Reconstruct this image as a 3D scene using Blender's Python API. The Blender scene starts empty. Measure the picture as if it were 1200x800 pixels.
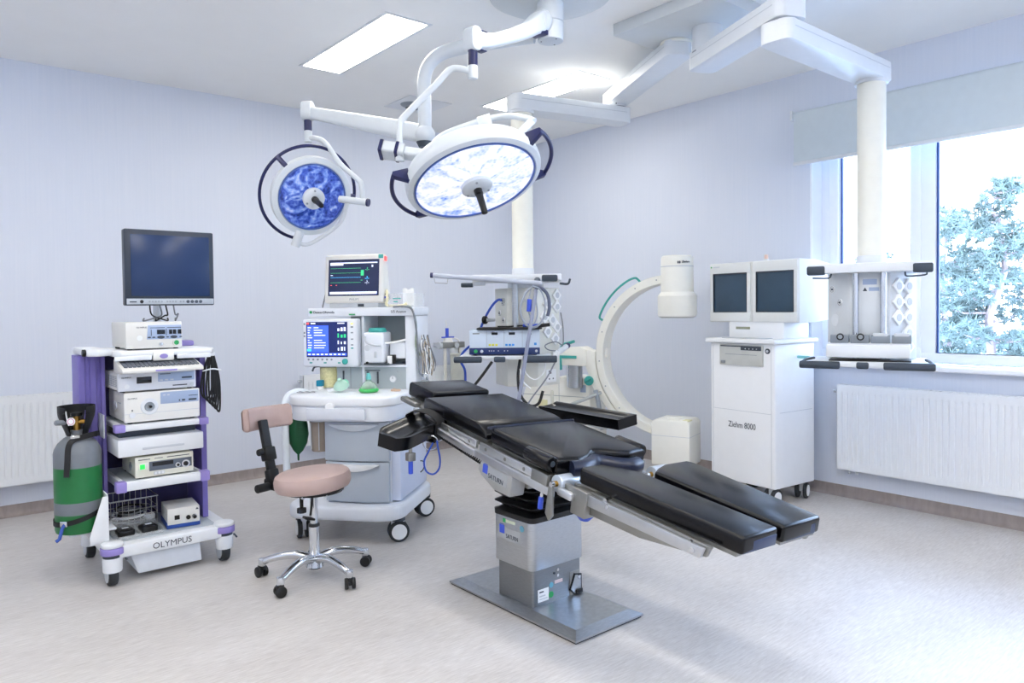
import bpy, bmesh, math, random
from mathutils import Vector, Matrix, Euler
random.seed(7)
PI = math.pi
C = bpy.context.scene.collection
SC = bpy.context.scene

# ------------------------------------------------------------------ materials
def lin(h):
    h = h.lstrip('#')
    out = []
    for i in (0, 2, 4):
        v = int(h[i:i+2], 16) / 255
        out.append(v / 12.92 if v <= .04045 else ((v + .055) / 1.055) ** 2.4)
    return (*out, 1)

MATS = {}
def mat(name, hexcol, rough=.5, metal=0, spec=.5, var=.04, vscale=18, bump=0, bscale=60, emit=None, estr=0,
        coat=0, stretch=None, trans=0, ior=1.45, alpha=1):
    if name in MATS: return MATS[name]
    m = bpy.data.materials.new(name); m.use_nodes = True
    nt = m.node_tree; b = nt.nodes['Principled BSDF']
    c = lin(hexcol)
    tc = nt.nodes.new('ShaderNodeTexCoord')
    mp = nt.nodes.new('ShaderNodeMapping')
    nt.links.new(tc.outputs['Object'], mp.inputs['Vector'])
    if stretch: mp.inputs['Scale'].default_value = stretch
    nz = nt.nodes.new('ShaderNodeTexNoise'); nz.inputs['Scale'].default_value = vscale; nz.inputs['Detail'].default_value = 4
    nt.links.new(mp.outputs['Vector'], nz.inputs['Vector'])
    rp = nt.nodes.new('ShaderNodeValToRGB')
    rp.color_ramp.elements[0].position = .3; rp.color_ramp.elements[1].position = .7
    rp.color_ramp.elements[0].color = (*[max(0, v * (1 - var)) for v in c[:3]], 1)
    rp.color_ramp.elements[1].color = (*[min(1, v * (1 + var)) for v in c[:3]], 1)
    nt.links.new(nz.outputs['Fac'], rp.inputs['Fac'])
    nt.links.new(rp.outputs['Color'], b.inputs['Base Color'])
    b.inputs['Roughness'].default_value = rough
    b.inputs['Metallic'].default_value = metal
    b.inputs['Specular IOR Level'].default_value = spec
    b.inputs['Coat Weight'].default_value = coat
    b.inputs['Transmission Weight'].default_value = trans
    b.inputs['IOR'].default_value = ior
    b.inputs['Alpha'].default_value = alpha
    if bump:
        n2 = nt.nodes.new('ShaderNodeTexNoise'); n2.inputs['Scale'].default_value = bscale
        nt.links.new(mp.outputs['Vector'], n2.inputs['Vector'])
        bp = nt.nodes.new('ShaderNodeBump'); bp.inputs['Strength'].default_value = bump; bp.inputs['Distance'].default_value = .002
        nt.links.new(n2.outputs['Fac'], bp.inputs['Height']); nt.links.new(bp.outputs['Normal'], b.inputs['Normal'])
    if emit:
        b.inputs['Emission Color'].default_value = lin(emit); b.inputs['Emission Strength'].default_value = estr
    MATS[name] = m
    return m

WHITE = mat('white_plastic', '#dde0e3', .38, var=.015)
WARMW = mat('warm_white_plastic', '#e3e2dc', .4, var=.015)
ENAMEL = mat('white_enamel', '#e6e9ec', .3, var=.01)
CREAM = mat('cream_plastic', '#e9e8dd', .4, var=.015)
LGREY = mat('light_grey_plastic', '#c2c7cd', .42, var=.02)
MGREY = mat('mid_grey_plastic', '#8f969d', .45, var=.03)
DGREY = mat('dark_grey_plastic', '#3c4550', .5, var=.05)
GRIP = mat('blue_grey_rubber', '#39434f', .6, var=.05)
BLACK = mat('black_plastic', '#111214', .42, var=.1)
TYRE = mat('dark_rubber', '#2b2f33', .6, var=.1)
NAVY = mat('navy_plastic', '#1d2250', .35, var=.05)
PURPLE = mat('purple_metal', '#766cb4', .4, var=.03)
LILAC = mat('lilac_plastic', '#9184c6', .45, var=.03)
CHROME = mat('chrome', '#d6d9dd', .14, 1, var=.02)
STEEL = mat('brushed_steel', '#b9bcbf', .34, 1, var=.09, vscale=40, stretch=(1, 1, 14))
STEELD = mat('dull_steel', '#9c9c98', .4, 1, var=.05)
ALU = mat('aluminium', '#c9cbce', .38, 1, var=.04)
LEATHER = mat('black_upholstery', '#08090e', .22, spec=.38, var=.12, bump=.035, bscale=140)
STRAPM = mat('black_strap', '#17171a', .6, var=.1)
TAUPE = mat('taupe_vinyl', '#b59e97', .45, var=.03, bump=.04, bscale=150)
TEAL = mat('teal_plastic', '#3fa39b', .45, var=.03)
GREEN = mat('green_paint', '#1d6b38', .38, var=.06)
GASGREY = mat('grey_paint', '#6f747b', .45, var=.05)
BLUE = mat('blue_plastic', '#3a55c8', .4, var=.03)
BLUEHOSE = mat('blue_hose', '#2c4fb4', .4, var=.03)
BRASS = mat('brass', '#a8823f', .35, 1, var=.08)
WIRE = mat('steel_wire', '#b4b6b8', .3, 1, var=.03)
CABLE = mat('grey_cable', '#7b8087', .5, var=.05)
BCABLE = mat('black_cable', '#18191b', .5, var=.05)
PANELBLUE = mat('blue_grey_panel', '#9fb0cc', .4, var=.02)
LABELW = mat('white_label', '#eceeef', .5, var=.02)
INK = mat('dark_ink', '#39414d', .5, var=.02)
GREENINK = mat('green_ink', '#2f9f5b', .5, var=.03)
def clearmat(name, tint, gloss=.06, body=.1):
    m = bpy.data.materials.new(name); m.use_nodes = True; nt = m.node_tree; nt.nodes.clear(); L = nt.links
    o = nt.nodes.new('ShaderNodeOutputMaterial'); a = nt.nodes.new('ShaderNodeMixShader'); b = nt.nodes.new('ShaderNodeMixShader')
    tr = nt.nodes.new('ShaderNodeBsdfTransparent'); df = nt.nodes.new('ShaderNodeBsdfDiffuse'); gl = nt.nodes.new('ShaderNodeBsdfGlossy'); gl.inputs['Roughness'].default_value = .08
    nz = nt.nodes.new('ShaderNodeTexNoise'); nz.inputs['Scale'].default_value = 20; rp = nt.nodes.new('ShaderNodeValToRGB'); c = lin(tint)
    rp.color_ramp.elements[0].color = tuple(.96 * v for v in c[:3]) + (1,); rp.color_ramp.elements[1].color = c; L.new(nz.outputs['Fac'], rp.inputs['Fac']); L.new(rp.outputs['Color'], df.inputs['Color'])
    a.inputs[0].default_value = body; b.inputs[0].default_value = gloss
    L.new(tr.outputs[0], a.inputs[1]); L.new(df.outputs[0], a.inputs[2]); L.new(a.outputs[0], b.inputs[1]); L.new(gl.outputs[0], b.inputs[2]); L.new(b.outputs[0], o.inputs[0])
    return m
ACRYL = clearmat('clear_acrylic', '#eef3f6', .07, .16)
SMOKE = mat('smoked_clear_plastic', '#b4a79a', .2, var=.04, trans=.35, ior=1.2)
SCREEN = mat('dark_screen_glass', '#22365c', .22, spec=.4, var=.1, vscale=3)
CRT = mat('grey_crt_glass', '#36495a', .16, spec=.5, var=.12, vscale=4)
DISPLAY = mat('black_display_window', '#10151f', .15, var=.05)

# ------------------------------------------------------------------ mesh builder
class MB:
    def __init__(s): s.bm = bmesh.new(); s.mats = []
    def mi(s, m):
        if m not in s.mats: s.mats.append(m)
        return s.mats.index(m)
    def _fin(s, faces, m):
        i = s.mi(m)
        for f in faces: f.material_index = i
    def _merge(s, tmp, m, M=None):
        if M is not None: bmesh.ops.transform(tmp, matrix=M, verts=tmp.verts)
        i = s.mi(m); mp = {}
        for v in tmp.verts: mp[v] = s.bm.verts.new(v.co)
        for f in tmp.faces:
            try: nf = s.bm.faces.new([mp[v] for v in f.verts]); nf.material_index = i
            except ValueError: pass
        tmp.free()
        return s
    def box(s, lo, hi, m, bev=0, seg=2, M=None):
        t = bmesh.new(); bmesh.ops.create_cube(t, size=1)
        c = [(a + b) / 2 for a, b in zip(lo, hi)]; d = [abs(b - a) for a, b in zip(lo, hi)]
        for v in t.verts: v.co = Vector((c[0] + v.co.x * d[0], c[1] + v.co.y * d[1], c[2] + v.co.z * d[2]))
        if bev: bmesh.ops.bevel(t, geom=t.edges[:], offset=min(bev, min(d) * .49), segments=seg, affect='EDGES', profile=.5)
        return s._merge(t, m, M)
    def cyl(s, p0, p1, r0, m, r1=None, seg=20, bev=0):
        p0 = Vector(p0); p1 = Vector(p1); r1 = r0 if r1 is None else r1
        t = bmesh.new(); L = (p1 - p0).length
        bmesh.ops.create_cone(t, cap_ends=True, segments=seg, radius1=r0, radius2=r1, depth=L)
        if bev:
            es = [e for e in t.edges if len(e.link_faces) == 2 and abs(e.verts[0].co.z - e.verts[1].co.z) < 1e-6]
            bmesh.ops.bevel(t, geom=es, offset=bev, segments=2, affect='EDGES', profile=.5)
        q = Vector((0, 0, 1)).rotation_difference(p1 - p0)
        return s._merge(t, m, Matrix.Translation((p0 + p1) / 2) @ q.to_matrix().to_4x4())
    def lathe(s, prof, m, seg=28, M=None, cap=True):
        t = bmesh.new(); rings = []
        for r, z in prof:
            if r < 1e-6: rings.append([t.verts.new((0, 0, z))])
            else: rings.append([t.verts.new((r * math.cos(2 * PI * k / seg), r * math.sin(2 * PI * k / seg), z)) for k in range(seg)])
        for a, b in zip(rings, rings[1:]):
            for k in range(seg):
                j = (k + 1) % seg
                if len(a) == 1 and len(b) == 1: continue
                if len(a) == 1: t.faces.new((a[0], b[k], b[j]))
                elif len(b) == 1: t.faces.new((a[k], a[j], b[0]))
                else: t.faces.new((a[k], a[j], b[j], b[k]))
        if cap:
            for rg in (rings[0], rings[-1]):
                if len(rg) > 1: t.faces.new(rg)
        bmesh.ops.recalc_face_normals(t, faces=t.faces[:])
        return s._merge(t, m, M)
    def tube(s, pts, r, m, seg=10, closed=False, smooth=0, cap=True):
        P = [Vector(p) for p in pts]
        if smooth: P = catmull(P, smooth, closed)
        n = len(P); R = r if isinstance(r, (list, tuple)) else [r] * n
        if len(R) != n: R = [R[0] + (R[-1] - R[0]) * k / (n - 1) for k in range(n)]
        t = bmesh.new(); rings = []; up = None
        for k in range(n):
            a = P[(k - 1) % n] if (k > 0 or closed) else P[k]
            b = P[(k + 1) % n] if (k < n - 1 or closed) else P[k]
            d = (b - a).normalized()
            if up is None:
                up = d.orthogonal().normalized()
            else:
                up = (up - d * up.dot(d))
                up = up.normalized() if up.length > 1e-6 else d.orthogonal().normalized()
            w = d.cross(up)
            rings.append([t.verts.new(P[k] + (up * math.cos(2 * PI * j / seg) + w * math.sin(2 * PI * j / seg)) * R[k]) for j in range(seg)])
        pairs = list(zip(rings, rings[1:])) + ([(rings[-1], rings[0])] if closed else [])
        for a, b in pairs:
            off = 0
            if closed and a is rings[-1]:
                off = min(range(seg), key=lambda o: (a[0].co - b[o].co).length)
            for j in range(seg):
                t.faces.new((a[j], a[(j + 1) % seg], b[(j + 1 + off) % seg], b[(j + off) % seg]))
        if not closed and cap:
            t.faces.new(rings[0]); t.faces.new(rings[-1])
        bmesh.ops.recalc_face_normals(t, faces=t.faces[:])
        return s._merge(t, m)
    def prism(s, poly, a, b, m, axis='z', bev=0, M=None, seg=2):
        """polygon in the two other axes, extruded from a to b along axis"""
        def pt(u, v, h):
            return {'z': (u, v, h), 'y': (u, h, v), 'x': (h, u, v)}[axis]
        t = bmesh.new()
        A = [t.verts.new(pt(u, v, a)) for u, v in poly]; B = [t.verts.new(pt(u, v, b)) for u, v in poly]
        n = len(poly)
        t.faces.new(A); t.faces.new(B)
        for k in range(n): t.faces.new((A[k], A[(k + 1) % n], B[(k + 1) % n], B[k]))
        bmesh.ops.recalc_face_normals(t, faces=t.faces[:])
        if bev: bmesh.ops.bevel(t, geom=t.edges[:], offset=bev, segments=seg, affect='EDGES', profile=.5)
        return s._merge(t, m, M)
    def ball(s, c, r, m, sc=(1, 1, 1), sub=2, M=None):
        t = bmesh.new(); bmesh.ops.create_uvsphere(t, u_segments=10 * sub, v_segments=6 * sub, radius=r)
        X = Matrix.Translation(c) @ Matrix.Diagonal((*sc, 1))
        return s._merge(t, m, X if M is None else M @ X)
    def grid(s, fn, nu, nv, m, M=None):
        t = bmesh.new(); V = [[t.verts.new(fn(i / nu, j / nv)) for j in range(nv + 1)] for i in range(nu + 1)]
        for i in range(nu):
            for j in range(nv): t.faces.new((V[i][j], V[i + 1][j], V[i + 1][j + 1], V[i][j + 1]))
        return s._merge(t, m, M)
    def obj(s, name, parent=None, M=None, flat=False, ang=35):
        if name in EACH:      # separate pieces become separate parts
            first = None
            for bm in islands(s.bm, name == 'hub_cap'):
                q = MB(); q.bm.free(); q.bm = bm; q.mats = list(s.mats); o = q._link(name, parent, M, flat, ang); first = first or o
            s.bm.free(); return first
        return s._link(name, parent, M, flat, ang)
    def _link(s, name, parent, M, flat, ang):
        me = bpy.data.meshes.new(name)
        bmesh.ops.remove_doubles(s.bm, verts=s.bm.verts, dist=1e-6)
        bmesh.ops.recalc_face_normals(s.bm, faces=s.bm.faces[:])
        s.bm.to_mesh(me); s.bm.free()
        for m in s.mats: me.materials.append(m)
        if not flat:
            for p in me.polygons: p.use_smooth = True
            me.set_sharp_from_angle(angle=math.radians(ang))
        o = bpy.data.objects.new(name, me); C.objects.link(o)
        if parent is not None: o.parent = parent
        if M is not None: o.matrix_local = M
        return o

EACH = set('button socket foot hub_cap wheel bumper shelf_grip hook readout rail_bolt bolt sticker side_rail key ring_screw mounting_bracket pipe_stub joint_cap push_handle flow_tube menu_bar screen_marks spindle_screw side_fitting maker_badge_x latch post chassis_leg slide_rail alarm_lamp housing_mark panel_seam'.split())
def islands(bm, nomerge=False):
    bmesh.ops.remove_doubles(bm, verts=bm.verts, dist=1e-6)
    bm.verts.ensure_lookup_table(); seen = set(); isl = []
    for v in bm.verts:
        if v in seen: continue
        st = [v]; seen.add(v); cur = []
        while st:
            a = st.pop(); cur.append(a)
            for e in a.link_edges:
                w = e.other_vert(a)
                if w not in seen: seen.add(w); st.append(w)
        lo = [min(x.co[i] for x in cur) - .0008 for i in range(3)]; hi = [max(x.co[i] for x in cur) + .0008 for i in range(3)]
        isl.append([cur, lo, hi])
    merged = not nomerge
    while merged:
        merged = False
        for i in range(len(isl)):
            for j in range(i + 1, len(isl)):
                A, B_ = isl[i], isl[j]
                if all(A[1][k] <= B_[2][k] and B_[1][k] <= A[2][k] for k in range(3)):
                    A[0] += B_[0]; A[1] = [min(a, b) for a, b in zip(A[1], B_[1])]; A[2] = [max(a, b) for a, b in zip(A[2], B_[2])]
                    del isl[j]; merged = True; break
            if merged: break
    out = []
    for cur, lo, hi in isl:
        n = bmesh.new(); mp = {v: n.verts.new(v.co) for v in cur}; done = set()
        for v in cur:
            for f in v.link_faces:
                if f in done: continue
                done.add(f); nf = n.faces.new([mp[x] for x in f.verts]); nf.material_index = f.material_index
        out.append(n)
    return out

def catmull(P, n, closed=False):
    out = []; N = len(P); segs = N if closed else N - 1
    for i in range(segs):
        p0 = P[(i - 1) % N] if (closed or i > 0) else P[i] * 2 - P[i + 1]
        p1 = P[i]; p2 = P[(i + 1) % N]
        p3 = P[(i + 2) % N] if (closed or i + 2 < N) else p2 * 2 - p1
        for k in range(n):
            t = k / n
            out.append(.5 * ((2 * p1) + (p2 - p0) * t + (2 * p0 - 5 * p1 + 4 * p2 - p3) * t * t + (3 * p1 - p0 - 3 * p2 + p3) * t ** 3))
    if not closed: out.append(P[-1])
    return out

def rrect(x0, y0, x1, y1, r, n=6):
    """rounded rectangle polygon; r = one radius or four (x0y0, x1y0, x1y1, x0y1)"""
    R = r if isinstance(r, (list, tuple)) else [r] * 4
    out = []
    for (cx, cy, a0, rr) in ((x0 + R[0], y0 + R[0], PI, R[0]), (x1 - R[1], y0 + R[1], 1.5 * PI, R[1]), (x1 - R[2], y1 - R[2], 0, R[2]), (x0 + R[3], y1 - R[3], .5 * PI, R[3])):
        for k in range(n + 1):
            a = a0 + k * PI / 2 / n
            out.append((cx + rr * math.cos(a), cy + rr * math.sin(a)))
    return out

def tag(o, label, cat, group=None):
    o['label'] = label; o['category'] = cat
    if group: o['group'] = group
    return o
def thing(name, label, cat, loc=(0, 0, 0), rotz=0, group=None, M=None):
    o = bpy.data.objects.new(name, None); C.objects.link(o); o.empty_display_size = .1
    o.location = loc; o.rotation_euler = (0, 0, math.radians(rotz))
    if M is not None: o.matrix_world = M
    return tag(o, label, cat, group)
def struct(o):
    o['kind'] = 'structure'; return o
def place(o, loc, rotz=0):
    o.location = loc; o.rotation_euler = (0, 0, math.radians(rotz)); return o
def dup(root, loc=None, rotz=None, label=None, M=None, parent=None):
    r = root.copy(); C.objects.link(r)
    if loc is not None: r.location = loc
    if rotz is not None: r.rotation_euler = (0, 0, math.radians(rotz))
    if M is not None: r.matrix_local = M
    if parent is not None: r.parent = parent
    if label: r['label'] = label
    for ch in list(root.children):
        c = ch.copy(); C.objects.link(c); c.parent = r
        for g in ch.children:
            d = g.copy(); C.objects.link(d); d.parent = c
    return r
def text(s, size, origin, xdir, ydir, m, parent, name='lettering', align='LEFT', ext=.0006, sx=1):
    cu = bpy.data.curves.new(name, 'FONT'); cu.body = s; cu.size = size; cu.align_x = align; cu.extrude = ext
    cu.resolution_u = 3
    tmp = bpy.data.objects.new(name, cu); C.objects.link(tmp)
    dg = bpy.context.evaluated_depsgraph_get(); dg.update()
    me = bpy.data.meshes.new_from_object(tmp.evaluated_get(dg))
    bpy.data.objects.remove(tmp)
    X = Vector(xdir).normalized(); Y = Vector(ydir).normalized(); Z = X.cross(Y)
    M = Matrix((X, Y, Z)).transposed().to_4x4(); M.translation = Vector(origin)
    me.transform(M @ Matrix.Diagonal((sx, 1, 1, 1)))
    me.materials.clear(); me.materials.append(m)
    o = bpy.data.objects.new(name, me); C.objects.link(o); o.parent = parent
    return o
def frameM(o, X, Y):
    X = Vector(X).normalized(); Z = X.cross(Vector(Y)).normalized(); Y = Z.cross(X)
    M = Matrix((X, Y, Z)).transposed().to_4x4(); M.translation = Vector(o); return M
def aimM(o, zdir, xhint):
    Z = Vector(zdir).normalized(); X = Vector(xhint); X = (X - Z * X.dot(Z)).normalized(); Y = Z.cross(X)
    M = Matrix((X, Y, Z)).transposed().to_4x4(); M.translation = Vector(o); return M
# ================================================================== camera
cam = bpy.data.cameras.new('camera'); co = bpy.data.objects.new('camera', cam); C.objects.link(co)
cam.sensor_width = 36; cam.lens = 863.6 / 1200 * 36; cam.shift_y = -17.76 / 1200
yaw, pit, rol = (math.radians(v) for v in (39.774, -1.42, -.652))
Fv = Vector((math.sin(yaw) * math.cos(pit), math.cos(yaw) * math.cos(pit), math.sin(pit)))
r0 = Vector((math.cos(yaw), -math.sin(yaw), 0)); u0 = r0.cross(Fv)
rv = r0 * math.cos(rol) + u0 * math.sin(rol); uv = -r0 * math.sin(rol) + u0 * math.cos(rol)
MC = Matrix((rv, uv, -Fv)).transposed().to_4x4(); MC.translation = (-5.0365, -5.8284, 1.3344)
co.matrix_world = MC
cam.clip_start = .05; cam.clip_end = 200
SC.camera = co
SC.view_settings.view_transform = 'Standard'; SC.view_settings.look = 'None'
SC.view_settings.gamma = 1; SC.view_settings.use_curve_mapping = False
SC.view_settings.exposure = 1.68
SC.cycles.diffuse_bounces = 8; SC.cycles.max_bounces = 14

# ================================================================== setting materials
def wallmat():
    m = bpy.data.materials.new('pale_blue_vinyl_wall'); m.use_nodes = True; nt = m.node_tree; b = nt.nodes['Principled BSDF']
    tc = nt.nodes.new('ShaderNodeTexCoord'); mp = nt.nodes.new('ShaderNodeMapping'); mp.inputs['Scale'].default_value = (90, 90, 1.6)
    nt.links.new(tc.outputs['Object'], mp.inputs['Vector'])
    nz = nt.nodes.new('ShaderNodeTexNoise'); nz.inputs['Scale'].default_value = 1; nz.inputs['Detail'].default_value = 5
    nt.links.new(mp.outputs['Vector'], nz.inputs['Vector'])
    rp = nt.nodes.new('ShaderNodeValToRGB'); rp.color_ramp.elements[0].position = .3; rp.color_ramp.elements[1].position = .7
    rp.color_ramp.elements[0].color = lin('#d6dce8'); rp.color_ramp.elements[1].color = lin('#dadfea')
    nt.links.new(nz.outputs['Fac'], rp.inputs['Fac']); nt.links.new(rp.outputs['Color'], b.inputs['Base Color'])
    b.inputs['Roughness'].default_value = .55; b.inputs['Specular IOR Level'].default_value = .3
    return m
def floormat():
    m = bpy.data.materials.new('flecked_linoleum'); m.use_nodes = True; nt = m.node_tree; b = nt.nodes['Principled BSDF']
    tc = nt.nodes.new('ShaderNodeTexCoord')
    def noise(scale, stretch, det):
        mp = nt.nodes.new('ShaderNodeMapping'); mp.inputs['Scale'].default_value = stretch
        nt.links.new(tc.outputs['Object'], mp.inputs['Vector'])
        nz = nt.nodes.new('ShaderNodeTexNoise'); nz.inputs['Scale'].default_value = scale; nz.inputs['Detail'].default_value = det
        nz.inputs['Roughness'].default_value = .7
        nt.links.new(mp.outputs['Vector'], nz.inputs['Vector']); return nz
    n1 = noise(1, (14, 120, 1), 6); n2 = noise(1, (1.5, 3, 1), 3)
    mx = nt.nodes.new('ShaderNodeMath'); mx.operation = 'MULTIPLY_ADD'; mx.inputs[1].default_value = .35
    nt.links.new(n2.outputs['Fac'], mx.inputs[0]); nt.links.new(n1.outputs['Fac'], mx.inputs[2])
    rp = nt.nodes.new('ShaderNodeValToRGB'); rp.color_ramp.elements[0].position = .42; rp.color_ramp.elements[1].position = .92
    rp.color_ramp.elements[0].color = lin('#aaa4a0'); rp.color_ramp.elements[1].color = lin('#d2cfcc')
    nt.links.new(mx.outputs[0], rp.inputs['Fac']); nt.links.new(rp.outputs['Color'], b.inputs['Base Color'])
    rr = nt.nodes.new('ShaderNodeMapRange'); rr.inputs['To Min'].default_value = .32; rr.inputs['To Max'].default_value = .5
    nt.links.new(n1.outputs['Fac'], rr.inputs['Value']); nt.links.new(rr.outputs['Result'], b.inputs['Roughness'])
    b.inputs['Specular IOR Level'].default_value = .45
    return m
WALL = wallmat(); FLOOR = floormat()
CEIL = mat('white_ceiling_paint', '#f0f0ee', .7, var=.01, vscale=4)
SKIRT = mat('brown_grey_linoleum_skirting', '#978d8a', .45, var=.12, vscale=30, stretch=(1, 1, .3))
PVC = mat('white_pvc', '#eff1f5', .3, var=.01)
SEAL = mat('dark_window_seal', '#31508f', .5, var=.05)
FABRIC = mat('pale_blind_fabric', '#cdd6da', .8, var=.02, bump=.1, bscale=400)

XL, YF, H = -6.9, -7.2, 3.0
WY0, WY1, WZ0, WZ1 = -3.128, -6.3, .93, 2.62
b = MB(); b.box((XL - .12, YF - .12, -.12), (.3, .12, 0), FLOOR); struct(b.obj('floor', flat=True))
b = MB(); b.box((XL - .12, YF - .12, H), (.3, .12, H + .12), CEIL); struct(b.obj('ceiling', flat=True))
b = MB(); b.box((XL - .12, 0, 0), (.3, .12, H), WALL); struct(b.obj('wall_back', flat=True))
b = MB(); b.box((XL - .12, YF - .12, 0), (XL, .0, H), WALL); struct(b.obj('wall_left', flat=True))
b = MB(); b.box((XL, YF - .12, 0), (.3, YF, H), WALL); struct(b.obj('wall_front', flat=True))
b = MB()
b.box((0, WY0, 0), (.3, 0, H), WALL); b.box((0, YF, 0), (.3, WY1, H), WALL)
b.box((0, WY1, 0), (.3, WY0, WZ0), WALL); b.box((0, WY1, WZ1), (.3, WY0, H), WALL)
struct(b.obj('wall_right', flat=True))
def skirt(name, a, c, n):
    b = MB(); a = Vector(a); c = Vector(c); n = Vector(n)
    prof = [(0, .0), (.035, 0), (.020, .006), (.010, .018), (.006, .04), (.004, .075), (0, .077)]
    t = bmesh.new(); r1 = [t.verts.new(a + n * u + Vector((0, 0, w))) for u, w in prof]; r2 = [t.verts.new(c + n * u + Vector((0, 0, w))) for u, w in prof]
    for i in range(len(prof)): j = (i + 1) % len(prof); t.faces.new((r1[i], r1[j], r2[j], r2[i]))
    t.faces.new(r1); t.faces.new(r2)
    b._merge(t, SKIRT); struct(b.obj(name))
skirt('baseboard_back', (XL, 0, 0), (0, 0, 0), (0, -1, 0)); skirt('baseboard_right', (0, 0, 0), (0, YF, 0), (-1, 0, 0))
skirt('baseboard_left', (XL, YF, 0), (XL, 0, 0), (1, 0, 0)); skirt('baseboard_front', (XL, YF, 0), (0, YF, 0), (0, 1, 0))

# ------------------------------------------------------------------ window
GLASS = bpy.data.materials.new('window_glass'); GLASS.use_nodes = True
nt = GLASS.node_tree; nt.nodes.clear()
o_ = nt.nodes.new('ShaderNodeOutputMaterial'); mx = nt.nodes.new('ShaderNodeMixShader'); tr = nt.nodes.new('ShaderNodeBsdfTransparent'); gl = nt.nodes.new('ShaderNodeBsdfGlossy')
fr = nt.nodes.new('ShaderNodeFresnel'); fr.inputs['IOR'].default_value = 1.3; gl.inputs['Roughness'].default_value = .02
tr.inputs['Color'].default_value = (.97, .985, 1, 1)
nt.links.new(fr.outputs[0], mx.inputs[0]); nt.links.new(tr.outputs[0], mx.inputs[1]); nt.links.new(gl.outputs[0], mx.inputs[2]); nt.links.new(mx.outputs[0], o_.inputs[0])
def framebars(b, X0, X1, y0, y1, z0, z1, w, m):
    b.box((X0, min(y0, y1), z0), (X1, max(y0, y1), z0 + w), m, .006); b.box((X0, min(y0, y1), z1 - w), (X1, max(y0, y1), z1), m, .006)
    a, c = max(y0, y1), min(y0, y1)
    b.box((X0, a - w, z0 + w), (X1, a, z1 - w), m, .006); b.box((X0, c, z0 + w), (X1, c + w, z1 - w), m, .006)
win = struct(bpy.data.objects.new('window_1', None)); C.objects.link(win); win.location = (.2, WY0, WZ0)
win['label'] = 'wide white plastic framed window beneath the roller blind'
def wob(b, name): o = b.obj(name, win); o.data.transform(Matrix.Translation((-.2, -WY0, -WZ0))); return o
zb, zt = .945, 2.60
b = MB(); framebars(b, .15, .22, -3.135, WY1 + .005, zb, zt, .065, PVC)
b.box((.15, -3.905, zb + .06), (.22, -3.79, zt - .06), PVC, .006); b.box((.15, -5.16, zb + .06), (.22, -5.08, zt - .06), PVC, .006)
wob(b, 'window_frame')
b = MB(); framebars(b, .135, .19, -3.20, -3.82, zb + .03, zt - .03, .068, PVC); wob(b, 'sash')
for (y0, y1) in ((-3.27, -3.775), (-3.905, -5.08), (-5.16, WY1 + .07)):
    b = MB(); a, c = max(y0, y1), min(y0, y1); zl = zb + (.098 if y0 > -3.5 else .065)
    b.box((.166, a - .014, zl), (.19, a - .002, zt - .07), SEAL); b.box((.17, c, zl), (.19, c + .006, zt - .07), SEAL)
    wob(b, 'seal')
    b = MB(); b.box((.176, c, zl), (.182, a, zt - .07), GLASS); wob(b, 'pane')
b = MB(); b.box((-.065, WY1, .905), (.15, WY0 - .004, .937), PVC, .008, 3); o = struct(b.obj('trim_1'))
b = MB(); b.box((0.002, WY0 - .012, .937), (.15, WY0 - .0005, 2.618), PVC); o = struct(b.obj('trim_2'))

# roller blind
t = thing('roller_blind', 'pale fabric roller blind drawn a short way down over the window', 'blind', (-.06, -4.7, 2.7))
y0, y1 = 1.652, -1.62
b = MB(); b.cyl((0.01, y0 + .01, -.01), (0.01, y1 - .01, -.01), .024, FABRIC, seg=24); b.obj('roller_tube', t)
b = MB(); b.grid(lambda u, v: (-.016 + .0025 * math.sin(v * 9), y0 + (y1 - y0) * v, -.01 - .345 * u), 6, 40, FABRIC)
b.grid(lambda u, v: (-.0145 + .0025 * math.sin(v * 9), y0 + (y1 - y0) * v, -.01 - .345 * u), 6, 40, FABRIC); b.obj('blind_cloth', t)
b = MB(); b.box((-.027, y1, -.372), (-.005, y0 + .004, -.347), WHITE, .006); b.obj('bottom_bar', t)
for yy in (y0 + .012, y1 - .03):
    b = MB(); b.box((-.02, yy, -.045), (.058, yy + .018, .025), WHITE, .006); b.obj('bracket', t)

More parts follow.
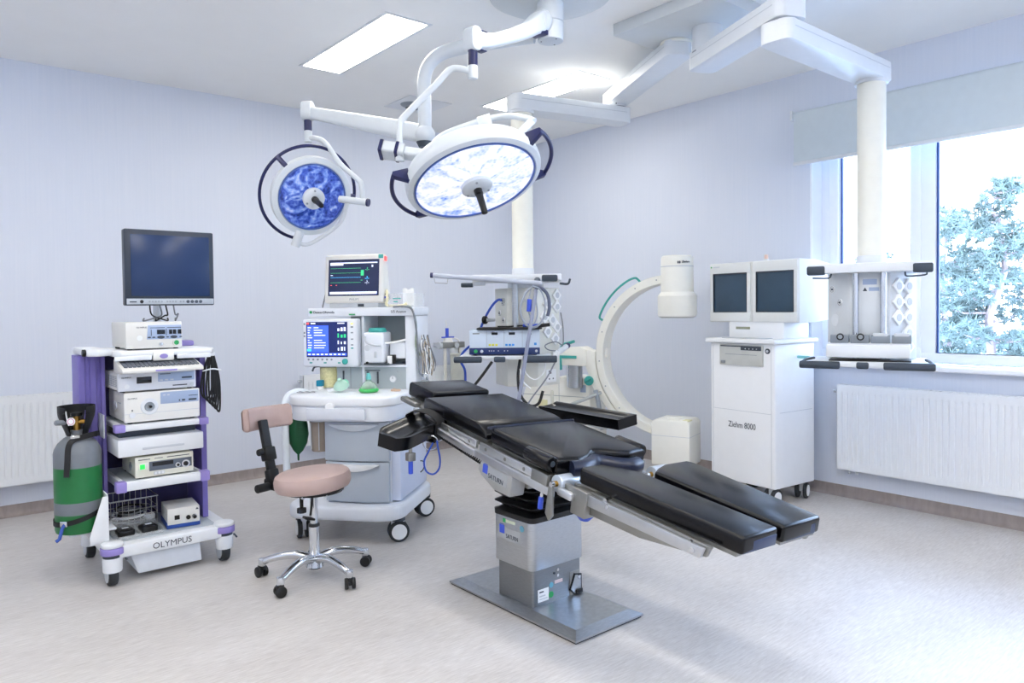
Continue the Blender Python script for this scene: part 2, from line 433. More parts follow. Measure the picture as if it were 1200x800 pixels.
# radiators ---------------------------------------------------------
def radiator(label, loc, rotz, L, knob_side):
    """panel radiator: local x along the wall, -y to the room, z from its bottom edge"""
    t = thing('panel_radiator', label, 'radiator', loc, rotz, 'panel radiators under the window and along the back wall')
    h = .583; n = max(1, int(L / .0375)); p = (L - .04) / n
    b = MB()
    xs = []
    for k in range(n):
        x = .02 + k * p
        xs += [(x, 0), (x + p * .32, 0), (x + p * .42, .006), (x + p * .62, .006), (x + p * .72, 0)]
    xs += [(L - .02, 0)]
    prof = [(.0, 0)] + xs + [(L, 0)]
    rows = [(0.0, 0), (.045, 0), (.062, 1), (h - .068, 1), (h - .05, 0), (h - .006, 0)]
    tb = bmesh.new(); R = []
    for z, d in rows: R.append([tb.verts.new((x, -.1 + (dy * d if d else 0) + 0, z)) for x, dy in prof])
    for a, c in zip(R, R[1:]):
        for i in range(len(prof) - 1): tb.faces.new((a[i], a[i + 1], c[i + 1], c[i]))
    b._merge(tb, ENAMEL)
    b.box((0, -.0885, 0.002), (L, -.082, h - .008), ENAMEL)
    b.box((0, -.1, 0), (L, -.0885, .003), ENAMEL); b.box((0, -.1, 0), (.002, -.0885, h - .006), ENAMEL); b.box((L - .002, -.1, 0), (L, -.0885, h - .006), ENAMEL)
    b.obj('front_panel', t, ang=20)
    b = MB(); b.box((.01, -.045, .02), (L - .01, -.03, h - .02), ENAMEL, .004); b.obj('rear_panel', t)
    b = MB()
    b.box((0, -.1, h - .007), (L, -.09, h), ENAMEL, .002); b.box((0, -.032, h - .007), (L, -.022, h), ENAMEL, .002)
    for k in range(int(L / .028)): b.box((.014 + k * .028, -.092, h - .006), (.022 + k * .028, -.03, h - .002), ENAMEL)
    b.obj('top_grille', t)
    for x in (0, L - .006):
        b = MB(); b.box((x, -.098, .004), (x + .006, -.024, h), ENAMEL, .002); b.obj('side_cover', t)
    b = MB(); xk = L + .0 if knob_side > 0 else 0
    b.cyl((xk - .01 * knob_side, -.06, h - .05), (xk + .035 * knob_side, -.06, h - .05), .012, CHROME, seg=14)
    b.obj('air_vent', t)
    b = MB()
    for x in (.12, L - .12): b.box((x - .02, -.03, .06), (x + .02, -.0005, h - .06), ENAMEL, .003)
    b.obj('mounting_bracket', t)
    b = MB(); b.cyl((.07, -.06, -.03), (.07, -.06, .01), .009, CHROME, seg=12); b.cyl((.12, -.06, -.025), (.12, -.06, .01), .009, WHITE, seg=12); b.obj('pipe_stub', t)
    return t
radiator('long white ribbed panel radiator on the wall below the window', (0, -3.372, .204), -90, 2.0, -1)
radiator('white ribbed panel radiator behind the green gas cylinder', (-5.75, 0, .216), 0, 1.85, 1)
radiator('white ribbed panel radiator behind the anaesthesia machine', (-2.495, 0, .216), 0, 1.62, -1)

# ceiling panel lights ------------------------------------------------
PANEL = mat('lit_panel_diffuser', '#ffffff', .5, emit='#fffaf1', estr=5.4)
def panel_light(label, x0, x1, y0, y1):
    t = thing('ceiling_light', label, 'ceiling light', ((x0 + x1) / 2, (y0 + y1) / 2, H), 0, 'recessed ceiling panel lights')
    hx, hy = (x1 - x0) / 2, (y1 - y0) / 2
    b = MB(); w = .022
    for lo, hi in (((-hx - w, -hy - w), (hx + w, -hy)), ((-hx - w, hy), (hx + w, hy + w)), ((-hx - w, -hy), (-hx, hy)), ((hx, -hy), (hx + w, hy))):
        b.box((*lo, -.004), (*hi, 0), WHITE, .001)
    b.obj('trim_frame', t)
    b = MB(); b.box((-hx, -hy, -.002), (hx, hy, 0), PANEL); b.obj('diffuser', t)
panel_light('long lit ceiling panel light in full view beside the surgical lamp arms', -2.88, -2.61, -2.17, -1.045)
panel_light('long lit ceiling panel light half hidden above the white pendant arm', -1.29, -1.02, -2.11, -.985)
for (x, y) in ((-4.35, -2.4), (-2.75, -3.78), (-5.9, -2.3), (-5.9, -4.2), (-4.35, -4.7), (-2.75, -5.4), (-4.35, -6.3), (-5.9, -6.0), (-2.75, -6.6), (-1.15, -6.5)):  # added panels out of view that raise the brightness of the room
    panel_light('added ceiling panel light out of view, brightening the room', x - .135, x + .135, y - .56, y + .56)

# ceiling speaker plate
t = thing('ceiling_hatch', 'square white ceiling plate with a dark gap behind the lamp pole', 'ceiling fitting', (-1.74, -.70, H))
b = MB(); b.box((-.2, -.2, -.008), (.2, .2, 0), WHITE, .003); b.obj('cover_plate', t)
b = MB(); b.lathe([(.0, -.03), (.06, -.028), (.085, -.016), (.09, -.008), (.09, -.006)], MGREY, M=Matrix.Translation((-.06, .0, 0))); b.obj('speaker_grille', t)
b = MB(); b.box((-.09, -.08, -.034), (.02, .05, -.027), DGREY, .002); b.obj('hanging_flap', t)
# ================================================================== sky and trees outside
w = bpy.data.worlds.new('overcast_sky'); SC.world = w; w.use_nodes = True; nt = w.node_tree
bg = nt.nodes['Background']; tc = nt.nodes.new('ShaderNodeTexCoord'); sp = nt.nodes.new('ShaderNodeSeparateXYZ'); rp = nt.nodes.new('ShaderNodeValToRGB')
nt.links.new(tc.outputs['Generated'], sp.inputs[0]); nt.links.new(sp.outputs['Z'], rp.inputs['Fac'])
rp.color_ramp.elements[0].position = .0; rp.color_ramp.elements[0].color = (.70, .82, 1, 1)
rp.color_ramp.elements[1].position = .6; rp.color_ramp.elements[1].color = (.42, .62, 1, 1)
nt.links.new(rp.outputs['Color'], bg.inputs['Color']); bg.inputs['Strength'].default_value = 3.9

PALE_GROUND = mat('pale_bounce_ground', '#dfe4ea', .8, var=.1, vscale=1)  # ground kept pale to bounce sky light up to the ceiling
NEEDLE = mat('hazed_blue_green_needles', '#69776f', .7, var=.3, vscale=2)  # needle and bark colours paled to paint in the outdoor haze
NEEDLE2 = mat('hazed_grey_green_needles', '#77857d', .7, var=.3, vscale=2)
BARK = mat('hazed_pine_bark', '#9a8986', .8, var=.2, vscale=6)
b = MB(); b.box((1, -60, -4.3), (90, 40, -4.0), PALE_GROUND); o = b.obj('ground', flat=True); struct(o)

def pine(loc, h, crown0, spread, label, seed, nm, lean=0):
    rd = random.Random(seed)
    t = thing('pine_tree', label, 'tree', loc, rd.uniform(0, 360), 'pine trees outside the window')
    b = MB(); pts = [(rd.uniform(-.05, .05) * k + lean * k / 8, rd.uniform(-.05, .05) * k, h * k / 8) for k in range(9)]
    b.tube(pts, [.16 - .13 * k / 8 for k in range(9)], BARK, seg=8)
    brs = []
    for k in range(int(h * 7)):
        f = rd.uniform(crown0, .97) ; z = h * f
        a = rd.uniform(0, 2 * PI); up = rd.uniform(-.05, .35)
        L = spread * (1 - ((f - crown0) / (1 - crown0)) ** 1.6 * .85) * rd.uniform(.5, 1) * (.55 + .45 * min(1, (f - crown0) / .15))
        p0 = Vector((lean * f, 0, z)); p1 = p0 + Vector((math.cos(a) * L, math.sin(a) * L, L * up)); mid = (p0 + p1) / 2 + Vector((0, 0, -.08 * L))
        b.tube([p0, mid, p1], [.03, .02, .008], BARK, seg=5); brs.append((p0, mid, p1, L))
    b.obj('trunk', t)
    bm = bmesh.new()
    for p0, mid, p1, L in brs:
        for q in range(int(11 + 16 * L)):
            u = rd.uniform(.3, 1.05); c = p0.lerp(mid, u * 2) if u < .5 else mid.lerp(p1, (u - .5) * 2)
            c = c + Vector((rd.gauss(0, .14), rd.gauss(0, .14), rd.gauss(.04, .09)))
            for n in range(14):      # a tuft of needles: thin three-sided spikes
                d = Vector((rd.gauss(0, 1), rd.gauss(0, 1), rd.gauss(.35, .8))).normalized(); ln = rd.uniform(.10, .22)
                s1 = d.orthogonal().normalized() * .02; s2 = d.cross(s1)
                v = [bm.verts.new(c + s1), bm.verts.new(c - s1 * .5 + s2 * .86), bm.verts.new(c - s1 * .5 - s2 * .86), bm.verts.new(c + d * ln)]
                bm.faces.new((v[0], v[1], v[3])); bm.faces.new((v[1], v[2], v[3])); bm.faces.new((v[2], v[0], v[3]))
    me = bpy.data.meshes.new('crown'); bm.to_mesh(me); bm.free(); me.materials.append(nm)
    o = bpy.data.objects.new('crown', me); C.objects.link(o); o.parent = t
    return t
# ================================================================== endoscopy trolley
TX, TY = -3.995, -1.55
t = thing('equipment_trolley', 'white and purple four-shelf endoscopy trolley on casters, lettered along its base', 'trolley', (TX, TY, 0))
DECK = mat('grey_deck_laminate', '#a9b0b5', .45, var=.03)
b = MB()
b.prism(rrect(-.30, -.315, .30, -.235, .03), .137, .198, WHITE, bev=.008)
for s in (-1, 1): b.prism(rrect(s * .27 - .035, -.27, s * .27 + .035, .31, .02), .15, .198, WHITE, bev=.008)
b.prism(rrect(-.30, .25, .30, .315, .03), .15, .198, WHITE, bev=.008)
b.obj('base_frame', t)
b = MB(); b.box((-.24, -.25, .175), (.24, .27, .2), DECK, .003); b.obj('deck', t)
text('OLYMPUS', .043, (-.094, -.3165, .152), (1, 0, 0), (0, 0, 1), INK, t, sx=1.0)
b = MB(); b.prism([(-.19, .145), (.145, .145), (.155, .03), (-.15, .03)], -.27, .1, mat('pale_housing','#d3d8df',.4), axis='y', bev=.004); b.obj('transformer_housing', t)
for (sx, sy) in ((-1, -1), (1, -1), (-1, 1), (1, 1)):
    x, y = sx * .268, sy * .272 - .01
    b = MB(); b.prism(rrect(x - .05, y - .052, x + .05, y + .052, .045), .192, .215, WHITE, bev=.01); b.prism(rrect(x - .052, y - .054, x + .052, y + .054, .046), .16, .193, LILAC, bev=.005)
    b.obj('corner_bumper', t)
    b = MB(); b.cyl((x, y, .072), (x, y, .145), .043, WHITE, r1=.045, seg=24, bev=.006); b.cyl((x, y, .142), (x, y, .162), .042, DGREY, seg=24)
    b.prism([(y - .03, .10), (y + .05, .10), (y + .055, .06), (y + .03, .035), (y - .0, .06), (y - .03, .065)], x - .022, x + .022, WHITE, axis='x', bev=.006)
    c = b.obj('caster', t)
    b = MB(); b.cyl((x - .022, y + .022, .059), (x + .022, y + .022, .059), .059, TYRE, seg=32, bev=.009); b.cyl((x - .0255, y + .022, .059), (x + .0255, y + .022, .059), .044, LGREY, seg=24); b.obj('wheel', c)
    b = MB(); b.tube([(x + .01, y, .135), (x + .05, y - .01, .138), (x + .062, y - .015, .12)], .005, DGREY, seg=8); b.obj('brake_lever', c)
# side columns
b = MB(); b.prism([(-.350, .16), (-.350, .012), (-.345, 0), (-.318, 0), (-.314, .008), (-.298, .008), (-.294, -.006), (-.268, -.006), (-.264, .006), (-.25, .006), (-.244, -.01), (-.228, -.01), (-.228, .16)], .2, 1.115, PURPLE, axis='z'); b.obj('side_column', t)
for s in (1,):
    b = MB(); xo = s * .252
    prof = [(-.075, 0), (-.075, .028), (-.03, .028), (-.022, .016), (.01, .016), (.02, .028), (.17, .028), (.18, .016), (.22, .016), (.225, .028), (.27, .028), (.27, 0)]
    b.prism([(xo - s * .028 + s * v, u) for u, v in prof], .2, 1.105, PURPLE, axis='z')
    b.obj('side_column', t)
b = MB(); b.box((-.222, .2, .2), (.222, .21, 1.1), mat('dark_purple_back', '#3c3763', .5)); b.obj('rear_panel', t)
def shelf(x0, x1, y0, y1, z0, z1, caps=True):
    b = MB(); b.box((x0, y0, z0), (x1, y1, z1), WHITE, .008); b.box((x0 + .02, y0 + .03, z1 - .001), (x1 - .02, y1 - .02, z1 + .001), DECK)
    s = b.obj('shelf', t)
    if caps:
        for xx in (x0, x1):
            b = MB(); b.box((xx - .024, y0 - .006, z0 - .003), (xx + .024, y0 + .05, z1 + .003), LILAC, .005); b.obj('shelf_corner', s)
shelf(-.212, .188, -.245, .2, .741, .772); shelf(-.212, .188, -.245, .2, .442, .488)
b = MB(); b.prism([(-.225, .19), (-.225, -.2), (-.205, -.245), (.235, -.245), (.255, -.22), (.255, .26), (-.225, .26)], 1.112, 1.142, WHITE, bev=.008); tp = b.obj('worktop', t)
b = MB(); b.prism([(-.235, .22), (-.235, -.13), (-.215, -.16), (-.29, -.2), (-.335, -.17), (-.335, .22)], 1.118, 1.153, WHITE, bev=.008); h = b.obj('side_handle', t)
b = MB(); b.cyl((-.335, -.14, 1.136), (-.352, -.14, 1.136), .018, BLACK, seg=16, bev=.003); b.obj('handle_knob', h)
b = MB(); b.box((.165, .1, 1.142), (.25, .22, 1.172), LILAC, .01); b.obj('corner_block', t)
b = MB(); b.box((-.055, -.255, 1.088), (.045, -.225, 1.132), WARMW, .006); lt = b.obj('drawer_latch', t)
b = MB(); b.lathe([(0, .003), (.018, .002), (.02, 0)], LILAC, M=frameM((-.005, -.255, 1.11), (1, 0, 0), (0, 0, 1)) @ Matrix.Diagonal((1, .6, 1, 1))); b.obj('latch_button', lt)
for s in (-1, 1):
    b = MB(); b.box((s * .145 - .085, -.25, 1.093), (s * .145 + .085, -.235, 1.116), WHITE, .004); b.obj('front_lip', t)
b = MB(); b.box((-.222, -.235, .612), (.187, .15, .70), WHITE, .006); dr = b.obj('drawer', t)
b = MB(); b.box((-.11, -.2365, .64), (.09, -.2345, .652), LGREY, .001); b.obj('label_strip', dr)
b = MB(); b.box((-.2, -.15, .70), (.17, .15, .741), DGREY); b.obj('shelf_bracket', t)
# monitor post at the back
b = MB(); b.tube([(.09, .235, .9), (.09, .235, 1.45), (.09, .2, 1.52)], .022, LGREY, seg=16); b.cyl((.09, .2, 1.52), (.09, .02, 1.56), .03, DGREY, seg=16); b.obj('monitor_arm', t)
b = MB(); b.box((.04, .208, .95), (.14, .262, 1.1), LGREY, .006); b.obj('post_clamp', t)
# gas bottle bracket
b = MB(); b.prism([(-.293, .43), (-.268, .43), (-.268, .2), (-.35, .2), (-.355, .235)], -.226, -.220, WHITE, axis='y', bev=.002)
b.box((-.43, -.18, .247), (-.226, -.04, .257), WHITE, .003); b.box((-.274, -.22, .2), (-.268, .0, .44), WHITE, .002); b.obj('bottle_bracket', t)
b = MB(); b.box((-.262, -.12, .70), (-.256, .0, .82), LGREY, .002); b.obj('upper_bottle_bracket', t)

# ---- monitor
t = thing('flat_monitor', 'large dark flat monitor standing above the trolley', 'monitor', (TX + .09, TY - .03, 1.37))
BEZ = mat('charcoal_bezel', '#2b3443', .35, var=.04)
STRIP = mat('silver_button_strip', '#aab1ba', .4)
b = MB(); b.box((-.225, -.03, 0), (.225, .03, .4), BEZ, .008, 3); b.obj('casing', t)
b = MB(); b.box((-.16, .03, .06), (.16, .065, .33), BEZ, .015); b.obj('rear_housing', t)
b = MB(); b.box((-.196, -.0325, .05), (.2, -.029, .373), SCREEN, .001); b.obj('screen', t)
b = MB(); b.box((-.219, -.0335, .006), (.219, -.029, .036), STRIP, .001); st = b.obj('button_strip', t)
b = MB()
for k, x in enumerate([-.11, -.095, -.08, -.065, -.05, -.022, -.008, .006, .02, .045, .06]): b.cyl((x, -.0335, .02), (x, -.0355, .02), .005, MGREY, seg=10)
for x in (.083, .105, .127, .149): b.cyl((x, -.0335, .02), (x, -.037, .02), .0085, DGREY, seg=14)
b.cyl((-.148, -.0335, .02), (-.148, -.036, .02), .009, BLACK, seg=14); b.obj('button', st)
b = MB(); b.box((-.206, -.0338, .016), (-.172, -.033, .022), INK); b.obj('printed_mark', t)
t = thing('signal_cable', 'thin dark cables hanging below the flat monitor', 'cable', (TX + .03, TY, 1.30))
b = MB()
for k, (x0, x1, m) in enumerate(((-.03, .06, BCABLE), (.02, -.06, CABLE), (.05, .0, BCABLE), (.09, .1, CABLE))):
    b.tube([(x0, .02, .075), (x0 + .01, .02, .02), ((x0 + x1) / 2 + .02, .02, -.005 + .01 * k), (x1, .02, -.012), (x1 + .01, .06, .0)], .004, m, seg=7, smooth=5)
b.obj('cable', t)

# ---- instruments
def carcass(b, x0, x1, y0, y1, z0, z1, m, face, lip=.012):
    b.box((x0 + .004, y0 + lip, z0 + .004), (x1 - .004, y1, z1 - .002), m, .004); b.box((x0, y0, z0), (x1, y0 + lip + .004, z1), face, .005)
def vents(b, x, ys, zs, m, dx=.0015):
    for y in ys:
        for z in zs: b.box((x - dx, y - .018, z - .002), (x + dx, y + .018, z + .002), m)
UNIT = mat('ivory_unit_casing', '#d3d2cd', .4, var=.015)
FACE = mat('pale_grey_unit_face', '#d5d9e0', .4, var=.015)
t = thing('insufflator', 'white insufflator unit with a green socket standing on the trolley worktop', 'medical unit', (TX - .035, TY - .205, 1.1435))
b = MB(); carcass(b, -.134, .134, 0, .33, .006, .141, UNIT, UNIT); b.obj('casing', t)
b = MB(); b.prism([(-.037, .052), (.13, .052), (.13, .124), (-.03, .124)], -.0015, .004, PANELBLUE, axis='y', bev=.001); p = b.obj('control_panel', t)
b = MB()
for x0, x1 in ((.012, .05), (.07, .085), (.088, .105), (.112, .13)): b.box((x0, -.003, .077), (x1, -.001, .10), DISPLAY)
b.box((-.017, -.003, .07), (-.014, -.001, .102), INK); b.box((.055, -.003, .07), (.058, -.001, .105), INK); b.box((-.02, -.003, .109), (.05, -.001, .112), INK); b.box((.06, -.003, .109), (.13, -.001, .112), INK); b.obj('readout', p)
b = MB()
for x, w_ in ((-.025, .008), (-.004, .008), (.03, .018), (.062, .007), (.093, .017), (.126, .007)): b.lathe([(0, .003), (w_, .002), (w_, 0)], INK, M=frameM((x, -.0015, .062), (1, 0, 0), (0, 0, 1)) @ Matrix.Diagonal((1, .45, 1, 1)))
b.obj('button', p)
b = MB(); b.cyl((.104, .0, .032), (.104, -.006, .032), .018, UNIT, seg=20); b.cyl((.104, -.006, .032), (.104, -.009, .032), .012, GREENINK, seg=20); b.obj('green_socket', t)['label'] = 'round green gas socket'
b = MB(); b.cyl((.03, 0, .027), (.03, -.008, .027), .01, LGREY, seg=14); b.cyl((.03, -.008, .027), (.03, -.02, .027), .005, CHROME, seg=10); b.obj('gas_nozzle', t)
b = MB(); b.lathe([(0, .002), (.013, .001), (.013, 0)], WHITE, M=frameM((-.07, -.001, .06), (1, 0, 0), (0, 0, 1))); b.obj('power_switch', t)
text('OLYMPUS', .011, (-.085, -.0014, .11), (1, 0, 0), (0, 0, 1), INK, t)
b = MB()
for x in (-.11, .11):
    for y in (.03, .3): b.cyl((x, y, 0), (x, y, .008), .012, BLACK, seg=12)
b.obj('foot', t)

t = thing('keyboard', 'keyboard on the pull-out tray under the trolley worktop', 'keyboard', (TX - .015, TY - .335, 1.036))
b = MB(); b.prism([(0, .0), (.19, .0), (.19, .062), (.012, .022), (0, .014)], -.2, .18, UNIT, axis='x', bev=.003); b.obj('casing', t)
b = MB()
sl = math.atan2(.04, .178)
for r in range(6):
    for k in range(18):
        x = -.185 + k * .0197; u = .03 + r * .024
        b.box((x, u, .0), (x + .016, u + .02, .007), mat('dark_key', '#5b6069', .5), .001, 1, M=Matrix.Translation((0, .012, .022)) @ Matrix.Rotation(sl, 4, 'X') @ Matrix.Translation((0, -.012, -.0)))
b.obj('keys', t)['kind'] = 'stuff'
b = MB(); b.box((-.05, -.002, .004), (.05, .0005, .012), LILAC); b.obj('label_strip', t)
b = MB()
for x in (-.2, .17): b.box((x, .05, -.004), (x + .012, .3, 0.0), UNIT)
b.obj('slide_rail', t)

t = thing('video_processor', 'flat grey-faced processor unit directly under the keyboard', 'medical unit', (TX - .028, TY - .225, .933))
b = MB(); carcass(b, -.186, .186, 0, .36, .006, .098, UNIT, FACE); b.obj('casing', t)
b = MB(); vents(b, -.182, (.06, .11, .16, .21), [.03 + .008 * k for k in range(7)], MGREY); b.obj('vent_slots', t)
b = MB(); b.box((-.1, -.0015, .042), (-.03, .002, .075), DISPLAY, .002); b.obj('card_slot', t)
b = MB(); b.box((.0, -.001, .045), (.178, .002, .09), PANELBLUE, .001); p = b.obj('control_panel', t)
b = MB()
for x in (.014, .04, .066): b.box((x - .008, -.003, .05), (x + .008, -.0005, .056), LGREY, .001)
b.box((.115, -.003, .056), (.165, -.0005, .064), INK, .001); b.box((.07, -.003, .02), (.14, -.0005, .025), INK); b.box((.01, -.003, .082), (.06, -.0005, .085), INK); b.obj('button', p)
text('OLYMPUS', .01, (-.17, -.0014, .072), (1, 0, 0), (0, 0, 1), INK, t)
b = MB(); b.cyl((-.145, 0, .03), (-.145, -.003, .03), .012, WHITE, seg=16); b.cyl((.165, 0, .022), (.165, -.006, .022), .01, LGREY, seg=16); b.obj('power_switch', t)
b = MB()
for x in (-.16, .16):
    for y in (.03, .32): b.cyl((x, y, 0), (x, y, .008), .012, BLACK, seg=12)
b.obj('foot', t)

t = thing('light_source', 'tall white light source unit with a round socket on the second trolley shelf', 'medical unit', (TX - .008, TY - .23, .7735))
b = MB(); carcass(b, -.181, .181, 0, .36, .008, .158, UNIT, WARMW); b.obj('casing', t)
b = MB(); b.box((-.1815, .08, .10), (-.176, .14, .104), MGREY); b.cyl((-.176, .2, .08), (-.18, .2, .08), .02, LGREY); b.box((-.18, .22, .05), (-.176, .25, .1), LGREY); b.obj('side_fitting', t)
b = MB(); b.box((-.012, -.001, .09), (.175, .003, .150), PANELBLUE, .001); p = b.obj('control_panel', t)
b = MB()
for x, w_ in ((.08, .003), (.1, .008), (.145, .02)): b.box((x - w_, -.003, .098), (x + w_, 0, .107), INK, .001)
b.box((.125, -.003, .122), (.17, 0, .125), INK); b.box((.0, -.003, .132), (.012, 0, .138), LGREY); b.box((.02, -.003, .132), (.032, 0, .138), LGREY); b.obj('button', p)
b = MB(); b.lathe([(0.022, .004), (.038, .004), (.042, 0)], WHITE, M=frameM((-.065, 0, .083), (1, 0, 0), (0, 0, 1))); b.lathe([(0, .003), (.016, .012), (.022, .014), (.024, .003)], MGREY, M=frameM((-.065, 0, .083), (1, 0, 0), (0, 0, 1))); b.cyl((-.062, -.01, .083), (-.062, -.018, .083), .007, BLACK, seg=12); b.obj('scope_socket', t)
b = MB(); b.cyl((-.145, 0, .045), (-.145, -.004, .045), .014, WHITE, seg=18); b.box((-.148, -.004, .066), (-.142, 0, .072), INK); b.obj('power_switch', t)
text('OLYMPUS', .01, (-.165, -.0014, .125), (1, 0, 0), (0, 0, 1), INK, t)
b = MB(); b.box((-.178, -.0015, .05), (.178, .0015, .052), LGREY); b.obj('face_seam', t)
b = MB()
for x in (-.15, .15):
    for y in (.03, .32): b.cyl((x, y, 0), (x, y, .01), .012, BLACK, seg=12)
b.obj('foot', t)

t = thing('shaver_control_unit', 'ivory control unit with a lit green switch on the third trolley shelf', 'medical unit', (TX - .003, TY - .22, .4895))
b = MB(); carcass(b, -.141, .141, 0, .3, .006, .112, mat('old_ivory_casing', '#d3d2c2', .45), mat('old_ivory_face', '#d9d8ca', .45)); b.obj('casing', t)
b = MB(); b.box((-.075, -.0015, .035), (.132, .002, .083), mat('slate_panel', '#59616d', .4), .001); p = b.obj('control_panel', t)
b = MB(); b.box((-.06, -.003, .058), (.04, 0, .078), DISPLAY); b.obj('readout', p)
b = MB(); b.cyl((.062, 0, .05), (.062, -.008, .05), .012, LGREY); b.cyl((.062, -.008, .05), (.062, -.011, .05), .007, BLACK); b.cyl((.1, 0, .052), (.1, -.008, .052), .02, CHROME); b.cyl((.1, -.008, .052), (.1, -.012, .052), .012, BLACK); b.obj('socket', p)
b = MB()
for x in (-.045, -.028, -.011): b.cyl((x, 0, .022), (x, -.004, .022), .006, WHITE, seg=12)
b.box((-.054, -.002, .014), (-.002, 0, .03), LGREY, .001); b.obj('button', p)
b = MB(); b.box((-.125, -.003, .045), (-.08, .0, .08), WARMW, .002); b.box((-.119, -.007, .05), (-.096, -.002, .074), mat('lit_green_switch', '#1fae3c', .3, emit='#22c244', estr=.6), .002); b.obj('green_switch', t)['label'] = 'lit green rocker switch'
b = MB(); b.box((-.125, -.0012, .095), (-.07, .002, .099), INK); b.box((-.05, -.0012, .096), (-.01, .002, .099), INK); b.box((.01, -.0012, .095), (.12, .002, .099), INK); b.obj('printed_lines', t)
b = MB(); b.cyl((-.137, .1, .055), (-.143, .1, .055), .022, MGREY, seg=4); b.cyl((.141, .03, .055), (.15, .03, .055), .01, BLACK); b.obj('side_fitting', t)
b = MB()
for x in (-.12, .12):
    for y in (.03, .27): b.cyl((x, y, 0), (x, y, .008), .012, BLACK, seg=12)
b.obj('foot', t)

t = thing('pump_unit', 'small white box with a blue base on the trolley deck', 'medical unit', (TX + .088, TY - .2, .2015), -6)
b = MB(); b.box((-.082, .0, .0), (.082, .2, .032), mat('blue_base', '#2a4c9a', .4), .004); b.obj('blue_base', t)
b = MB(); b.prism([(-.079, .02), (.079, .02), (.079, .105), (-.079, .105)], -.003, .2, UNIT, axis='y', bev=.004); b.obj('casing', t)
b = MB(); b.box((-.045, -.006, .045), (-.02, -.002, .068), BLACK, .001); b.cyl((.022, -.003, .05), (.022, -.012, .05), .011, BLACK); b.cyl((.052, -.003, .05), (.052, -.008, .05), .014, CHROME); b.cyl((.052, -.008, .05), (.052, -.02, .05), .009, BLACK); b.obj('socket', t)
b = MB(); b.prism([(.058, .085), (.074, .085), (.066, .097)], -.0045, -.003, INK, axis='y'); b.obj('warning_mark', t)

# tray + pedals + wire basket
t = thing('acrylic_tray', 'clear divided tray holding two black adapters on the trolley deck', 'tray', (TX - .135, TY - .13, .2015), 2)
b = MB(); b.box((-.105, -.1, 0), (.115, .05, .003), ACRYL, .001); b.box((-.105, -.1, .003), (.115, -.097, .016), ACRYL); b.box((-.105, .047, .003), (.115, .05, .075), ACRYL); b.box((-.105, -.1, .003), (-.102, .05, .03), ACRYL); b.box((.112, -.1, .003), (.115, .05, .03), ACRYL); b.box((.006, -.1, .003), (.009, .05, .026), ACRYL); b.obj('tray_body', t)
for k, (x, lab) in enumerate(((-.048, 'black adapter in the clear tray, farther from the blue-based box'), (.06, 'black adapter in the clear tray, next to the blue-based box'))):
    tt = thing('power_adapter', lab, 'adapter', (TX - .135 + x, TY - .155, .2055), 2 + 3 * k)
    b = MB(); b.prism(rrect(-.04, -.045, .04, .045, .02), 0, .03, BLACK, bev=.006); b.prism(rrect(-.028, -.03, .028, .03, .012), .03, .036, BLACK, bev=.003); b.obj('casing', tt)
    b = MB(); b.box((-.015, -.012, .036), (.015, .004, .0375), LABELW); b.obj('label_plate', tt)
t = thing('wire_basket', 'grey wire basket of cables at the back of the trolley deck', 'basket', (TX - .13, TY + .045, .2015))
b = MB()
for z in (.045, .075, .105): b.tube([(x, y, z) for x, y in rrect(-.105, -.12, .125, .1, .02, 4)], .0018, WIRE, seg=6, closed=True)
b.tube([(-.105, -.12, .16)] + [(x, -.12, .16) for x in (-.06, 0, .06)] + [(.125, -.12, .16), (.125, .1, .16), (-.105, .1, .16)], .0024, WIRE, seg=6, closed=True)
for k in range(9): x = -.1 + k * .0275; b.tube([(x, -.12, .16), (x, -.12, .003), (x, .1, .003), (x, .1, .16)], .0014, WIRE, seg=5)
b.obj('wire_body', t)
t = thing('coiled_cable', 'tangle of grey and black cable lying in the wire basket', 'cable', (TX - .12, TY + .04, .21))
b = MB(); rd = random.Random(3)
for k in range(5):
    pts = [(.085 * math.cos(a) * rd.uniform(.7, 1), .08 * math.sin(a) * rd.uniform(.7, 1), .012 + .016 * k + rd.uniform(0, .008)) for a in [2 * PI * j / 8 for j in range(8)]]
    b.tube(pts, .005, (CABLE, BCABLE, WHITE)[k % 3], seg=7, closed=True, smooth=4)
b.obj('cable', t)
# hanging cables on the right of the trolley
t = thing('hanging_cable_bundle', 'bundle of black cables hanging from a hook beside the trolley keyboard', 'cable', (TX + .275, TY - .10, 1.11))
b = MB(); b.box((-.04, -.008, -.02), (.02, .008, .0), WHITE, .003); b.obj('hook', t)
b = MB()
for k in range(6):
    d = .012 * k - .03
    b.tube([(d * .3, 0, -.01), (-.015 + d, .01 * (k % 2), -.12), (-.02 + d * 1.2, -.01, -.22 - .012 * k), (.012 + d, .0, -.25 - .015 * k), (.03 + d * .6, .012, -.16), (.012 + d * .2, .008, -.012)], .005, BCABLE, seg=7, smooth=5)
b.obj('cable', t)
b = MB(); b.tube([(-.05, -.015, -.1), (0, -.025, -.09), (.05, -.01, -.1)], .004, LABELW, seg=6, smooth=4); b.obj('cable_tie', t)

